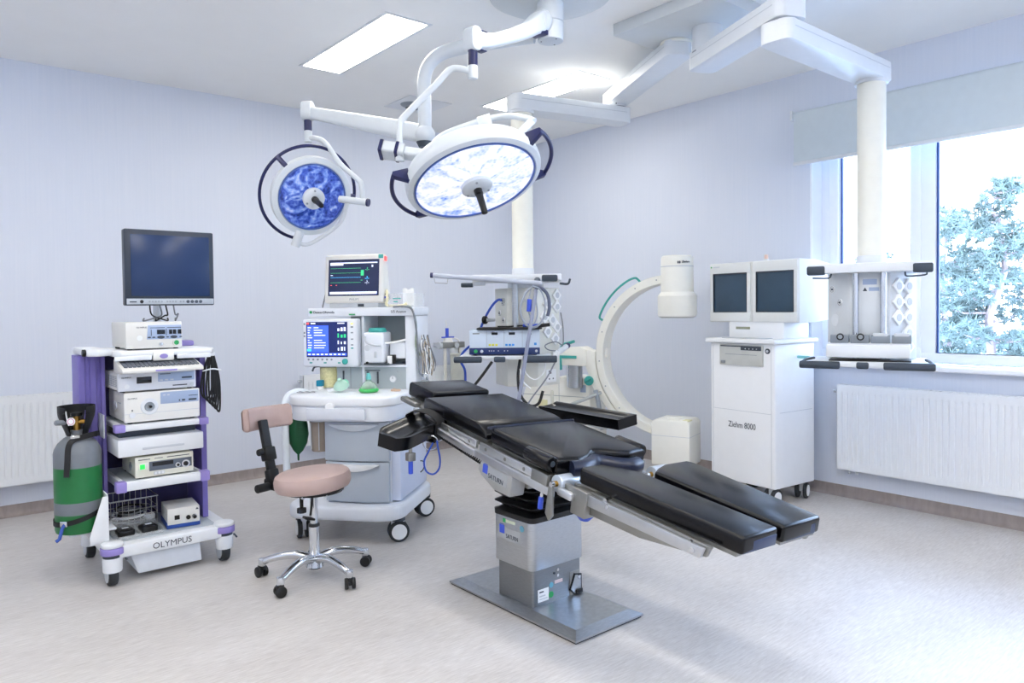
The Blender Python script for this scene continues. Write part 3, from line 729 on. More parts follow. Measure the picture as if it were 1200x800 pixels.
# ---- gas cylinder
t = thing('gas_cylinder', 'green and grey gas cylinder strapped to the side of the trolley', 'gas cylinder', (-4.372, -1.66, .2575))
R = .105
b = MB()
def band(prof, m): b.lathe(prof, m, seg=36, cap=False)
band([(0, 0), (R - .02, 0), (R - .004, .006), (R, .02), (R, .098)], GREEN)
band([(R, .098), (R + .0005, .10), (R + .0005, .155), (R, .157)], GASGREY)
band([(R, .157), (R, .325)], GREEN)
band([(R, .325), (R, .39), (R - .005, .41), (R - .02, .438), (R - .045, .462), (R - .07, .476), (.028, .482), (.028, .5), (0, .5)], GASGREY)
b.obj('bottle_body', t)
b = MB(); n = 40
def collar(u, v):
    a = PI * (1.62 + u * 1.62); z = .475 + v * .145; r = .04 + .036 * min(1, v * 1.4)
    return (r * math.cos(a), r * math.sin(a), z)
for (a0, a1, z0, z1) in ((0, 1, .0, .28), (0, 1, .78, 1), (0, .22, .28, .78), (.42, .62, .28, .78), (.82, 1, .28, .78)):
    for off in (0, .006):
        b.grid(lambda u, v: tuple(Vector(collar(a0 + (a1 - a0) * u, z0 + (z1 - z0) * v)) * 1 + Vector((off * math.cos(PI * (1.62 + (a0 + (a1 - a0) * u) * 1.62)), off * math.sin(PI * (1.62 + (a0 + (a1 - a0) * u) * 1.62)), 0))), 16, 4, BLACK)
b.obj('valve_guard', t)
b = MB(); b.cyl((0, 0, .498), (0, 0, .57), .016, BRASS, seg=14); b.cyl((.0, 0, .54), (.05, -.03, .54), .011, BRASS, seg=12); b.cyl((0, 0, .57), (0, 0, .585), .026, BLACK, seg=18); v = b.obj('valve', t)
b = MB(); b.cyl((-.05, -.03, .545), (-.098, -.055, .55), .013, CABLE, seg=12, bev=.003); b.obj('valve_outlet', v)
b = MB(); b.lathe([(0, .002), (.019, .002), (.019, 0)], LABELW, M=frameM((-.036, -.077, .553), (.86, -.5, 0), (0, 0, 1))); b.lathe([(.012, .003), (.015, .003), (.015, .0015)], mat('pink_ink', '#c77d9a', .5), M=frameM((-.036, -.077, .553), (.86, -.5, 0), (0, 0, 1)), cap=False); b.obj('round_sticker', t)
def strapring(z0, tilt, name, m=STRAPM, Rr=R + .002):
    b = MB(); b.grid(lambda u, v: (Rr * math.cos(u * 2 * PI), Rr * math.sin(u * 2 * PI), z0 + tilt * math.cos(u * 2 * PI - .2) - .012 + .024 * v), 40, 1, m)
    b.grid(lambda u, v: ((Rr + .003) * math.cos(u * 2 * PI), (Rr + .003) * math.sin(u * 2 * PI), z0 + tilt * math.cos(u * 2 * PI - .2) - .012 + .024 * v), 40, 1, m); return b
b = strapring(.085, .03, 's')
b.obj('lower_strap', t)
b = MB(); b.tube([(-.075, -.079, .06), (-.085, -.085, .045), (-.1, -.1, .0), (-.115, -.1, -.01)], .008, mat('blue_strap', '#2e4fa0', .6), seg=6); b.obj('strap_end', t)['label'] = 'loose blue strap end'
b = MB(); b.box((-.018, -.004, -.014), (.018, .004, .014), CHROME, .003, M=frameM((-.078, -.078, .062), (.7, -.7, 0), (0, 0, 1)) @ Matrix.Rotation(-PI/2, 4, 'X')); b.obj('strap_buckle', t)
# upper strap over the shoulder with a hanging tail
b = MB()
def ribbon(pts, w, m):
    P = catmull([Vector(p) for p in pts], 6)
    t_ = bmesh.new(); L = []
    for p in P:
        rad = Vector((p.x, p.y, 0)).normalized(); side = Vector((-rad.y, rad.x, 0))
        L.append((p, rad, side))
    prev = None
    for i, (p, rad, side) in enumerate(L):
        d = (L[min(i + 1, len(L) - 1)][0] - L[max(i - 1, 0)][0]).normalized(); s_ = d.cross(rad)
        s_ = s_.normalized() * w / 2 if s_.length > 1e-4 else side * w / 2
        c = [t_.verts.new(p + s_), t_.verts.new(p - s_), t_.verts.new(p - s_ + rad * .003), t_.verts.new(p + s_ + rad * .003)]
        if prev:
            for j in range(4): t_.faces.new((prev[j], prev[(j + 1) % 4], c[(j + 1) % 4], c[j]))
        else: t_.faces.new(c)
        prev = c
    t_.faces.new(prev); b._merge(t_, m)
ribbon([(.1, .02, .47), (.07, -.045, .478), (.015, -.072, .473), (-.03, -.076, .46), (-.05, -.082, .43), (-.058, -.094, .36), (-.064, -.1, .29)], .026, STRAPM)
b.obj('upper_strap', t)
b = MB(); b.box((-.02, -.004, -.012), (.02, .004, .012), CHROME, .003, M=Matrix.Translation((-.02, -.075, .473)) @ Matrix.Rotation(.5, 4, 'X')); b.obj('strap_buckle', t)
# ================================================================== anaesthesia machine (local: x right, -y towards the room)
AX, AY, AR = -2.847, -1.767, -49.6
Aroot = Matrix.Translation((AX, AY, 0)) @ Matrix.Rotation(math.radians(AR), 4, 'Z')
def aw(x, y, z=0): return tuple(Aroot @ Vector((x, y, z)))
t = thing('anaesthesia_machine', 'white and grey anaesthesia machine on casters with drawers and a lit control screen', 'anaesthesia machine', (AX, AY, 0), AR)
AWH = mat('machine_white', '#e0e4ea', .36, var=.012)
ABL = mat('drawer_grey_blue', '#aeb7c2', .4, var=.015)
AGR = mat('panel_grey', '#aab4b8', .42, var=.02)
b = MB(); b.prism(rrect(-.345, -.385, .345, .34, [.10, .15, .12, .10], 10), .137, .222, AWH, bev=.022, seg=3); b.obj('base_skirt', t)
def dbl_caster(x, y, ang):
    M = Matrix.Translation((x, y, 0)) @ Matrix.Rotation(math.radians(ang), 4, 'Z')
    b = MB(); b.box((-.018, -.04, .05), (.018, .035, .128), AWH, .008, M=M); b.cyl((x, y, .12), (x, y, .14), .04, DGREY); c = b.obj('caster', t)
    b = MB()
    for s in (-1, 1):
        p = M @ Vector((s * .024 - .013, 0, .06)); q = M @ Vector((s * .024 + .013, 0, .06)); b.cyl(p, q, .06, TYRE, seg=30, bev=.006)
    b.obj('wheel', c)
    b = MB()
    for s in (-1, 1):
        p = M @ Vector((s * .0365, 0, .06)); q = M @ Vector((s * .0405, 0, .06)); b.cyl(p, q, .044, LABELW, seg=28)
    b.obj('hub_cap', c)
dbl_caster(-.288, -.26, 35); dbl_caster(.293, -.25, -62); dbl_caster(.293, .27, -48); dbl_caster(-.288, .27, 20)
b = MB(); b.box((-.128, -.27, .215), (.262, .27, .70), AWH, .01); b.box((-.118, -.285, .215), (.252, -.26, .70), ABL, .006); b.obj('cabinet_body', t)
b = MB(); b.box((.255, -.255, .23), (.315, .27, .70), mat('side_panel_pale_blue', '#cdd6ea', .4, var=.015), .012); b.obj('side_panel', t)
def bowfront(x0, x1, z0, z1, name):
    b = MB()
    n = 14; poly = [(x0, -.27)] + [(x0 + (x1 - x0) * k / n, -.298 - .022 * math.sin(PI * k / n)) for k in range(n + 1)] + [(x1, -.27)]
    b.prism(poly, z0, z1, ABL, axis='z', bev=.003); o = b.obj(name, t)
    b = MB(); xm = (x0 + x1) / 2 - .01; hw = (x1 - x0) * .39; zt_ = z1 - .012
    P = []
    for k in range(15):
        u = -1 + k / 7; P.append((xm + hw * u, zt_ - .038 * (1 - u * u)))
    P += [(xm + hw, zt_), (xm - hw, zt_)]
    b.prism(P[:-1], -.336, -.305, LABELW if name == 'lower_drawer' else mat('handle_pale_grey', '#c3cad2', .4), axis='y', bev=.002); b.obj('drawer_handle', o)  # lower handle coloured white in place of its highlight
bowfront(-.127, .262, .468, .692, 'upper_drawer'); bowfront(-.124, .258, .234, .46, 'lower_drawer')
# desk
def deskpoly(g): return rrect(-.36 - g, -.37 - g, .31 + g, .30 + g, [.14, .13, .05, .05], 10)
b = MB(); b.prism(deskpoly(-.012), .70, .785, AWH, bev=.006); b.box((-.2, -.384, .712), (.15, -.36, .778), mat('desk_band', '#d5dae3', .4), .006); b.obj('desk_frame', t)
b = MB(); b.prism(deskpoly(.0), .785, .842, ENAMEL, bev=.014, seg=3); b.obj('desk_top', t)
b = MB(); b.lathe([(0, .012), (.026, .010), (.03, 0)], LABELW, M=frameM((-.06, -.37, .785), (1, 0, 0), (0, 0, 1)) @ Matrix.Diagonal((1, .75, 1, 1))); b.obj('desk_latch', t)
# upper cabinet
b = MB(); b.box((-.375, .03, 1.295), (.325, .33, 1.348), AWH, .008); b.box((-.1, .026, 1.302), (-.06, .031, 1.31), GREENINK)
tp = b.obj('top_shelf', t)
text('Datex-Ohmeda', .022, (-.335, .0285, 1.314), (1, 0, 0), (0, 0, 1), INK, t, ext=.001); text('S/5 Avance', .022, (.17, .0285, 1.314), (1, 0, 0), (0, 0, 1), INK, t, ext=.001)
b = MB(); b.cyl((-.352, .03, 1.322), (-.352, .027, 1.322), .009, GREENINK, seg=16); b.obj('maker_mark', t)
b = MB(); b.box((.252, .05, .84), (.318, .33, 1.297), AWH, .008); b.box((-.03, .05, .84), (-.012, .33, 1.297), AWH, .004); b.box((-.2, .30, .84), (.26, .33, 1.297), AGR, .003); b.obj('cabinet_frame', t)
b = MB(); b.box((-.2, .06, .842), (.256, .3, .985), AGR, .004); b.box((-.2, .045, .978), (.262, .31, .992), AWH, .004); lp = b.obj('flow_panel', t)
b = MB(); b.box((-.11, .058, .845), (-.106, .061, .978), MGREY); b.box((-.035, .058, .845), (-.031, .061, .978), MGREY); b.box((.255 - .06, .058, .95), (.2, .061, .955), MGREY); b.obj('panel_seam', lp)
b = MB(); b.box((-.16, .055, .88), (-.15, .061, .955), DGREY, .001); b.cyl((-.155, .06, .868), (-.155, .05, .868), .014, LGREY); b.box((.0, .052, .875), (.012, .061, .95), DGREY); b.box((-.01, .054, .955), (.085, .061, .96), DGREY); b.box((.066, .052, .875), (.075, .061, .95), DGREY); b.obj('flow_tube', lp)
b = MB(); b.cyl((.17, .06, .905), (.17, .05, .905), .023, LGREY); b.cyl((.17, .05, .905), (.17, .046, .905), .018, LABELW); b.box((.169, .044, .905), (.171, .047, .92), INK); b.obj('pressure_gauge', lp)
# control screen unit
b = MB(); b.box((-.385, -.02, .985), (-.03, .05, 1.28), AWH, .012, 3); su = b.obj('control_screen_unit', t)
UIB = mat('ui_blue', '#3450c4', .3, emit='#3a5cf0', estr=.4); UID = mat('ui_dark', '#141f47', .3, emit='#16246a', estr=.25); UIW = mat('ui_white', '#c9d4f2', .3, emit='#dfe8ff', estr=.35); UIG = mat('ui_green', '#2a9c62', .3, emit='#2fb574', estr=.5); UIC = mat('ui_cyan', '#35a3d8', .3, emit='#35a9ec', estr=.8); UIR = mat('ui_red', '#d85050', .3, emit='#e04848', estr=.7); UIY = mat('ui_yellow', '#d2c860', .3, emit='#d8cc60', estr=.7)
b = MB(); y = -.022; b.box((-.36, y, 1.045), (-.092, y + .004, 1.262), UID); b.obj('screen', su)
b = MB(); b.box((-.354, y - .001, 1.075), (-.215, y, 1.24), UIB); b.box((-.213, y - .001, 1.08), (-.17, y, 1.24), UID); b.box((-.354, y - .001, 1.055), (-.1, y, 1.07), UIB); b.box((-.356, y - .0015, 1.082), (-.33, y, 1.095), UIC)
b.box((-.356, y - .0015, 1.247), (-.342, y, 1.258), UIR); b.obj('screen_fields', su)
b = MB(); rd = random.Random(5)
for k in range(9):
    z = 1.10 + k * .0155; b.box((-.350, y - .002, z), (-.350 + rd.uniform(.01, .03), y, z + .006), UIW)
    if k != 4: b.box((-.31, y - .002, z), (-.31 + rd.uniform(.03, .08), y, z + .005), UIW)
for k in range(4):
    z = 1.085 + k * .04
    for j in range(3): x = -.155 + j * .02; b.box((x, y - .002, z), (x + rd.uniform(.006, .013), y, z + rd.uniform(.015, .026)), (UIW, UIW, UIG, UIW)[k])
for k in range(9): b.box((-.35 + k * .028, y - .002, 1.058), (-.334 + k * .028, y, 1.066), UIW)
b.box((-.33, y - .002, 1.249), (-.3, y, 1.257), UIW); b.box((-.155, y - .002, 1.25), (-.11, y, 1.257), UIW); b.obj('screen_readouts', su)['kind'] = 'stuff'
b = MB()
for z in (1.25, 1.195, 1.175): b.cyl((-.372, -.02, z), (-.372, -.024, z), .006, MGREY, seg=10)
for z, m in ((1.25, UIY), (1.23, MGREY), (1.195, MGREY), (1.155, MGREY), (1.12, MGREY), (1.1, TEAL)): b.box((-.07, -.024, z - .004), (-.055, -.02, z + .004), m, .001)
for k in range(6): b.cyl((-.348 + .03 * k, -.02, 1.03), (-.348 + .03 * k, -.024, 1.03), .006, MGREY, seg=10)
for x in (-.333, -.24, -.148): b.box((x - .009, -.024, 1.006), (x + .009, -.02, 1.014), TEAL, .001)
b.obj('button', su)
b = MB(); b.cyl((-.108, -.02, 1.018), (-.108, -.036, 1.018), .018, TEAL, seg=24, bev=.003); b.obj('control_knob', su)['label'] = 'round teal control knob'
# vaporiser
b = MB(); b.box((.004, -.01, 1.005), (.135, .14, 1.195), AWH, .014, 3); b.box((.01, -.02, .998), (.16, .12, 1.006), DGREY, .002); v = b.obj('vaporiser', t)
b = MB(); b.lathe([(0, .03), (.045, .026), (.052, .012), (.052, 0)], TEAL, M=Matrix.Translation((.075, .05, 1.195)) @ Matrix.Diagonal((1.1, 1, 1, 1))); b.obj('vaporiser_dial', v)['label'] = 'dark teal vaporiser dial'
b = MB(); b.tube([(.02, -.014, 1.17), (.03, -.03, 1.14), (.07, -.03, 1.12), (.12, -.016, 1.115)], .006, LGREY, seg=8, smooth=5); b.box((.075, -.013, 1.04), (.092, -.009, 1.08), LGREY, .001); b.cyl((.03, -.01, 1.1), (.03, -.014, 1.1), .018, LGREY); b.cyl((.03, -.01, 1.01), (.03, -.02, 1.01), .007, BLACK, seg=10); b.obj('vaporiser_fitting', v)
b = MB(); b.box((.15, .06, 1.03), (.25, .3, 1.13), AWH, .006); b.tube([(.12, .02, 1.125), (.2, .04, 1.135), (.26, .06, 1.15)], .007, LABELW, seg=8, smooth=4); b.box((.16, .03, 1.0), (.19, .06, 1.055), BLACK, .003); b.box((.145, .02, 1.0), (.175, .03, 1.05), LABELW, .002); b.obj('module', t)
# absorber canister
CANM = mat('yellow_absorbent', '#d9d3a0', .55, var=.12, vscale=90)
b = MB(); b.lathe([(0, 0), (.05, 0), (.056, .006), (.056, .125), (.05, .13), (0, .13)], CANM, seg=28, M=Matrix.Translation((-.26, .08, .848))); c = b.obj('absorber_canister', t); c['label'] = 'yellow absorbent canister'
b = MB(); b.cyl((-.26, .08, .978), (-.26, .08, .99), .06, AGR, seg=28); b.tube([(-.3, .04, .985), (-.325, .01, .98), (-.335, .0, .955)], .006, DGREY, seg=8, smooth=4); b.cyl((-.26, .08, .842), (-.26, .08, .85), .058, LGREY, seg=28); b.obj('canister_lid', c)
# arm and breathing bag, white hose
b = MB(); b.tube([(-.34, .02, .80), (-.385, -.06, .835), (-.405, -.18, .825), (-.40, -.245, .76), (-.395, -.25, .66), (-.39, -.25, .36)], .021, mat('translucent_white_hose', '#e7eef2', .4), seg=14, smooth=6); b.obj('breathing_hose', t)
b = MB(); b.tube([(-.36, -.17, .745), (-.355, -.19, .70), (-.335, -.2, .675), (-.315, -.2, .70), (-.31, -.2, .745)], .013, LABELW, seg=12, smooth=6); b.obj('bag_connector', t)
b = MB(); b.lathe([(0, -.235), (.006, -.232), (.007, -.20), (.03, -.18), (.055, -.14), (.066, -.09), (.06, -.035), (.04, .01), (.02, .035), (.016, .05), (0, .05)], mat('dark_green_rubber', '#0d4f2e', .45, var=.05), seg=24, M=Matrix.Translation((-.34, -.2, .70)) @ Matrix.Diagonal((1.0, .6, 1.12, 1))); b.obj('breathing_bag', t)['label'] = 'dark green breathing bag'
# suction jar
b = MB(); b.lathe([(0, 0), (.047, 0), (.05, .004), (.056, .165), (.06, .168), (.06, .175), (0, .178)], SMOKE, seg=26, M=Matrix.Translation((-.185, -.23, .508))); j = b.obj('suction_jar', t); j['label'] = 'smoky brown suction jar'
b = MB(); b.cyl((-.185, -.23, .684), (-.185, -.23, .70), .058, LGREY, seg=24)
for a in range(6): b.cyl((-.185 + .057 * math.cos(a), -.23 + .057 * math.sin(a), .52), (-.185 + .06 * math.cos(a), -.23 + .06 * math.sin(a), .68), .003, LGREY, seg=6)
b.obj('jar_lid', j)
# side loom and green cylinder on the right flank
b = MB(); rd = random.Random(11)
for k in range(15):
    x = .335 + .006 * (k % 5); y0 = .08 + .009 * k; j = lambda s_: rd.uniform(-s_, s_)
    b.tube([(x, .13 + j(.03), 1.17 - .008 * k), (x + .015 + j(.01), y0 - .03 + j(.03), 1.08 + j(.03)), (x + .02, y0 + j(.04), .99 + j(.03)), (x + .02 + j(.01), y0 + .02 + j(.03), .93 + j(.02)), (x + .025, y0 + .05 + j(.03), 1.0 + j(.04)), (x + .008, .15 + j(.03), 1.15 + j(.03))], .0035, (mat('beige_cable', '#b3a591', .6), LABELW, CABLE)[k % 3], seg=6, smooth=5)
b.obj('cable_loom', t)
b = MB(); b.tube([(.19, .02, 1.35), (.26, .01, 1.352), (.31, .02, 1.33), (.328, .035, 1.22), (.332, .05, 1.08), (.335, .07, .95), (.35, .09, .92)], .006, CABLE, seg=8, smooth=6)
b.tube([(.24, .02, 1.35), (.3, .03, 1.345), (.327, .045, 1.24), (.322, .04, 1.12), (.338, .07, 1.05)], .005, mat('green_grey_cable', '#8d9a86', .5), seg=8, smooth=6)
b.tube([(.36, .12, .93), (.375, .1, .88), (.375, .09, .84)], .005, CABLE, seg=8, smooth=4)
b.cyl((.375, .09, .845), (.376, .089, .825), .012, BLACK, seg=10); b.box((.362, .075, .79), (.39, .10, .82), mat('leaf_green', '#2f8a3c', .5), .006); b.obj('hanging_lead', t)
b = MB(); b.lathe([(0, 0), (.034, 0), (.036, .006), (.036, .10), (.026, .118), (.02, .12), (0, .12)], MGREY, seg=22, M=Matrix.Translation((.36, .1, .775))); b.tube([(.34, .09, .89), (.345, .095, .925), (.36, .1, .935), (.375, .105, .925), (.38, .11, .89)], .004, CHROME, seg=6, smooth=4); b.box((.314, .085, .80), (.33, .115, .86), LGREY, .003); b.obj('side_cylinder', t)

# ---- patient monitor
PM0 = aw(-.075, .15, 1.3485)
t = thing('patient_monitor', 'boxy white patient monitor with green traces standing on the anaesthesia machine', 'monitor', PM0, AR - 4)
b = MB(); b.box((-.165, -.09, 0), (.165, .16, .028), LGREY, .004); b.box((.03, -.094, .006), (.07, -.088, .022), DGREY); b.obj('module_base', t)
Mt = Matrix.Translation((0, -.09, .028)) @ Matrix.Rotation(math.radians(-5), 4, 'X')
b = MB(); b.box((-.198, -.01, .0), (.198, .05, .306), WARMW, .014, 3); b.prism([(-.17, .02), (.17, .02), (.14, .28), (-.14, .28)], .05, .2, WARMW, axis='y', bev=.02); b.obj('casing', t, M=Mt)
b = MB(); b.box((-.17, -.012, .045), (.172, -.006, .272), mat('monitor_screen', '#1c2340', .25, emit='#1a2146', estr=.2)); s = b.obj('screen', t, M=Mt)
b = MB(); y = -.0128
b.box((-.158, y, .247), (.16, y + .0008, .254), UIW); b.box((-.158, y, .236), (-.07, y + .0008, .247), UIW); b.box((-.158, y, .055), (.16, y + .0008, .07), UIW); b.box((.14, y, .055), (.16, y + .0008, .068), UIB); b.obj('menu_bar', s)
for z, m in ((.217, UIG), (.188, UIG), (.16, UIC), (.128, UIG)):
    b = MB(); b.box((-.155, y, z - .0007), (.05, y + .0008, z + .0007), m); b.obj('trace', s)
for z, m in ((.2, UIG), (.145, UIC), (.118, UIW)): text('-?-', .03, (.078, y - .0004, z), (1, 0, 0), (0, 0, 1), m, s, name='reading', ext=.0004)
b = MB(); b.box((.05, y, .17), (.07, y + .0008, .205), UIG); b.box((.122, y, .222), (.132, y + .0008, .236), UIW); b.box((.05, y, .14), (.062, y + .0008, .143), UIG); b.box((-.155, y, .11), (-.145, y + .0008, .113), UIR); b.box((-.118, y, .11), (-.11, y + .0008, .113), UIR); b.box((-.155, y, .172), (-.14, y + .0008, .176), UIW); b.obj('screen_marks', s)
text('PHILIPS', .02, (-.025, -.0105, .016), (1, 0, 0), (0, 0, 1), MGREY, t).matrix_local = Mt
b = MB(); b.box((.165, -.0125, .276), (.198, -.009, .30), TEAL, .002); b.box((.199, .0, .262), (.206, .03, .29), UIR, .002); b.box((-.19, -.0125, .292), (-.15, -.009, .299), LABELW, .001); b.obj('alarm_lamp', t, M=Mt)
b = MB(); b.tube([(-.2, .02, .22), (-.23, .02, .15), (-.255, .0, .03), (-.25, -.02, .004)], .0045, CABLE, seg=7, smooth=5); b.cyl((-.197, .02, .2), (-.21, .02, .2), .01, CABLE, seg=10); b.obj('monitor_lead', t)
b = MB(); b.lathe([(.018, 0), (.026, .003), (.026, .012), (.018, .014)], CABLE, seg=18, M=frameM((.205, -.05, .06), (1, 0, 0), (0, 0, 1)), cap=False); b.cyl((.2, -.03, .06), (.2, -.045, .06), .012, WHITE); b.obj('port_ring', t)

# ---- things on the machine
t = thing('storage_bin', 'clear plastic bin with a white packet on the machine top, beside the patient monitor', 'bin', aw(.235, .14, 1.3485), AR)
b = MB()
b.box((-.09, -.08, 0), (.09, .09, .003), ACRYL); b.box((-.09, -.08, .003), (.09, -.077, .085), ACRYL); b.box((-.09, .087, .003), (.09, .09, .085), ACRYL); b.box((-.09, -.077, .003), (-.087, .087, .085), ACRYL); b.box((.087, -.077, .003), (.09, .087, .085), ACRYL); b.obj('bin_body', t)
b = MB(); b.box((-.06, -.0815, .05), (-.01, -.0795, .056), TEAL); b.box((-.055, -.0815, .03), (-.03, -.0795, .036), TEAL); b.obj('printed_mark', t)
t = thing('white_packet', 'crumpled white packet standing up out of the clear bin', 'packet', aw(.245, .15, 1.353), AR + 12)
b = MB(); b.grid(lambda u, v: (-.035 + .07 * u, .012 * math.sin(u * 5), .11 * v + .006 * math.sin(9 * u)), 10, 8, LABELW); b.grid(lambda u, v: (-.035 + .07 * u, .02 + .012 * math.sin(u * 5 + 1), .11 * v + .006 * math.sin(9 * u)), 10, 8, LABELW); b.obj('packet_body', t)
t = thing('cream_hose_coil', 'cream coiled hose lying in front of the clear bin', 'hose', aw(.15, -.0, 1.3485), AR)
b = MB()
b.tube([(-.03, .1, .105), (-.02, .08, .09), (-.012, .06, .05), (-.02, .07, .016), (.02, .08, .009), (.09, .055, .009), (.115, .055, .022)], .009, mat('cream_hose', '#efe6bf', .5), seg=9, smooth=6); b.obj('hose', t)
b = MB(); b.box((-.03, .058, .055), (-.008, .075, .068), BLUE, .002); b.obj('blue_clip', t)
t = thing('teal_bottle', 'small white bottle with a blue-green cap on the machine desk', 'bottle', aw(-.285, .0, .8425), AR)
b = MB(); b.lathe([(0, 0), (.02, 0), (.021, .004), (.02, .02), (0, .021)], LABELW, seg=18); b.obj('bottle_body', t)
b = MB(); b.box((-.019, -.019, .02), (.019, .019, .058), mat('blue_green_cap', '#1686a6', .4), .004); b.obj('cap', t)
t = thing('green_face_mask', 'crumpled white and pale green breathing mask lying on the desk', 'mask', aw(-.09, -.13, .8425), AR)
b = MB(); b.lathe([(.04, .001), (.048, .006), (.044, .016), (.03, .035), (.014, .048), (.012, .06), (.0, .06)], mat('pale_green_silicone', '#bfe6d2', .3, trans=.3), seg=22, M=Matrix.Translation((0, 0, .03)) @ Matrix.Rotation(.55, 4, 'X'), cap=False); b.obj('mask_cup', t)
b = MB(); b.tube([(.02, .0, .035), (.035, .01, .055), (.02, .015, .07), (.0, .015, .062), (-.015, .01, .05)], .007, mat('mint_plastic', '#8fd4b8', .4), seg=8, smooth=5); b.tube([(-.09, .0, .006), (-.06, -.01, .012), (-.03, 0, .02)], .009, LABELW, seg=8, smooth=4); b.obj('mask_hose', t)
t = thing('clear_face_mask', 'clear anaesthetic mask with a bright green ring on the desk', 'mask', aw(.085, -.14, .8425), AR)
b = MB(); b.lathe([(.026, .012), (.052, .004), (.06, .014), (.052, .026), (.026, .02)], mat('bright_green_cushion', '#45c065', .3, trans=.2), seg=28, cap=False); b.obj('green_cushion', t)['label'] = 'bright green ring cushion'
b = MB(); b.lathe([(.05, .024), (.046, .04), (.032, .058), (.018, .066), (.014, .082), (.012, .082)], mat('clear_mask_dome', '#d8e8dc', .15, trans=.7, ior=1.15), seg=24, cap=False); b.obj('dome', t)
b = MB(); b.cyl((0, 0, .066), (0, 0, .1), .015, mat('aqua_connector', '#6fc3c0', .35), seg=18); b.cyl((0, 0, .1), (0, 0, .115), .011, mat('aqua_connector', '#6fc3c0'), seg=18); b.obj('connector', t)
t = thing('beige_adapter', 'small beige plastic piece on the machine desk beside the green-ringed mask', 'plastic piece', aw(.225, -.06, .8425), AR)
b = MB(); b.prism(rrect(-.03, -.014, .03, .014, .012), 0, .012, mat('beige_plastic', '#d2b6a0', .5), bev=.003); b.cyl((-.01, 0, .012), (-.01, 0, .017), .008, mat('beige_plastic', '#d2b6a0')); b.obj('body', t)
t = thing('paper_sheet', 'creased clear film lying flat on the desk before the blue-green bottle', 'film', aw(-.30, -.17, .8428), AR + 10)
b = MB(); b.grid(lambda u, v: (-.05 + .11 * u, -.03 + .06 * v, .002 + .003 * math.sin(9 * u + 4 * v) ** 2), 14, 8, mat('grey_film', '#a9aaae', .25, var=.15)); b.obj('film', t)
# ================================================================== saddle stool with backrest
t = thing('swivel_stool', 'taupe round swivel stool with a small backrest on a chrome five-star base', 'stool', (-3.463, -2.372, 0), 0)
b = MB(); b.lathe([(0, .445), (.16, .445), (.178, .452), (.187, .470), (.188, .50), (.18, .522), (.165, .532), (.10, .537), (0, .538)], TAUPE, seg=48); b.obj('seat', t, M=Matrix.Translation((0, 0, .45)) @ Matrix.Rotation(math.radians(-4), 4, Vector((.64, .768, 0))) @ Matrix.Translation((0, 0, -.45)))
b = MB(); b.cyl((0, 0, .435), (0, 0, .446), .15, BLACK, seg=32); b.cyl((0, 0, .405), (0, 0, .436), .038, MGREY, r1=.05, seg=20)
for a in range(8): b.ball((.14 * math.cos(a * PI / 4), .14 * math.sin(a * PI / 4), .436), .011, LGREY, sub=1)
b.obj('seat_plate', t)
b = MB(); b.cyl((0, 0, .15), (0, 0, .41), .0185, CHROME, seg=20); b.obj('gas_lift', t)
b = MB(); b.cyl((0, 0, .07), (0, 0, .262), .0265, CHROME, seg=24); b.cyl((0, 0, .255), (0, 0, .27), .028, BLACK, seg=24, bev=.003); b.obj('lift_sleeve', t)
b = MB(); b.cyl((0, 0, .055), (0, 0, .115), .045, CHROME, r1=.034, seg=24); b.cyl((0, 0, .045), (0, 0, .058), .03, DGREY, seg=20); b.obj('hub', t)
for k in range(5):
    a = math.radians(138 + 72 * k); d = Vector((math.cos(a), math.sin(a), 0)); z = Vector((0, 0, 1))
    b = MB(); b.tube([d * .02 + z * .095, d * .10 + z * .112, d * .19 + z * .10, d * .265 + z * .076], [.024, .022, .019, .016], CHROME, seg=12, smooth=5)
    b.cyl(d * .268 + z * .055, d * .268 + z * .092, .018, CHROME, seg=16, bev=.003); b.obj('base_leg', t)
    sd = Vector((-d.y, d.x, 0)); c0 = d * .272; b = MB()
    sd = (sd * .8 + d * .6).normalized()
    for s in (-1, 1): b.cyl(c0 + sd * (s * .017 - .009) + z * .027, c0 + sd * (s * .017 + .009) + z * .027, .027, BLACK, seg=22, bev=.005)
    b.cyl(c0 + z * .02, c0 + z * .06, .011, BLACK, seg=12); b.box(tuple(c0 + Vector((-.016, -.016, .034))), tuple(c0 + Vector((.016, .016, .058))), BLACK, .006); b.obj('caster', t)
# lever
b = MB(); b.tube([(-.03, -.05, .425), (-.05, -.09, .40), (-.07, -.115, .345)], .006, BLACK, seg=8, smooth=4); b.box((-.025, -.022, -.006), (.025, .022, .006), BLACK, .004, M=Matrix.Translation((-.08, -.118, .335)) @ Matrix.Rotation(.3, 4, 'Y')); b.obj('height_lever', t)
b = MB(); b.cyl((-.09, -.06, .36), (-.09, -.06, .44), .009, BLACK, seg=12); b.cyl((-.09, -.06, .352), (-.09, -.06, .375), .024, BLACK, seg=8, bev=.003); b.obj('clamp_knob', t)
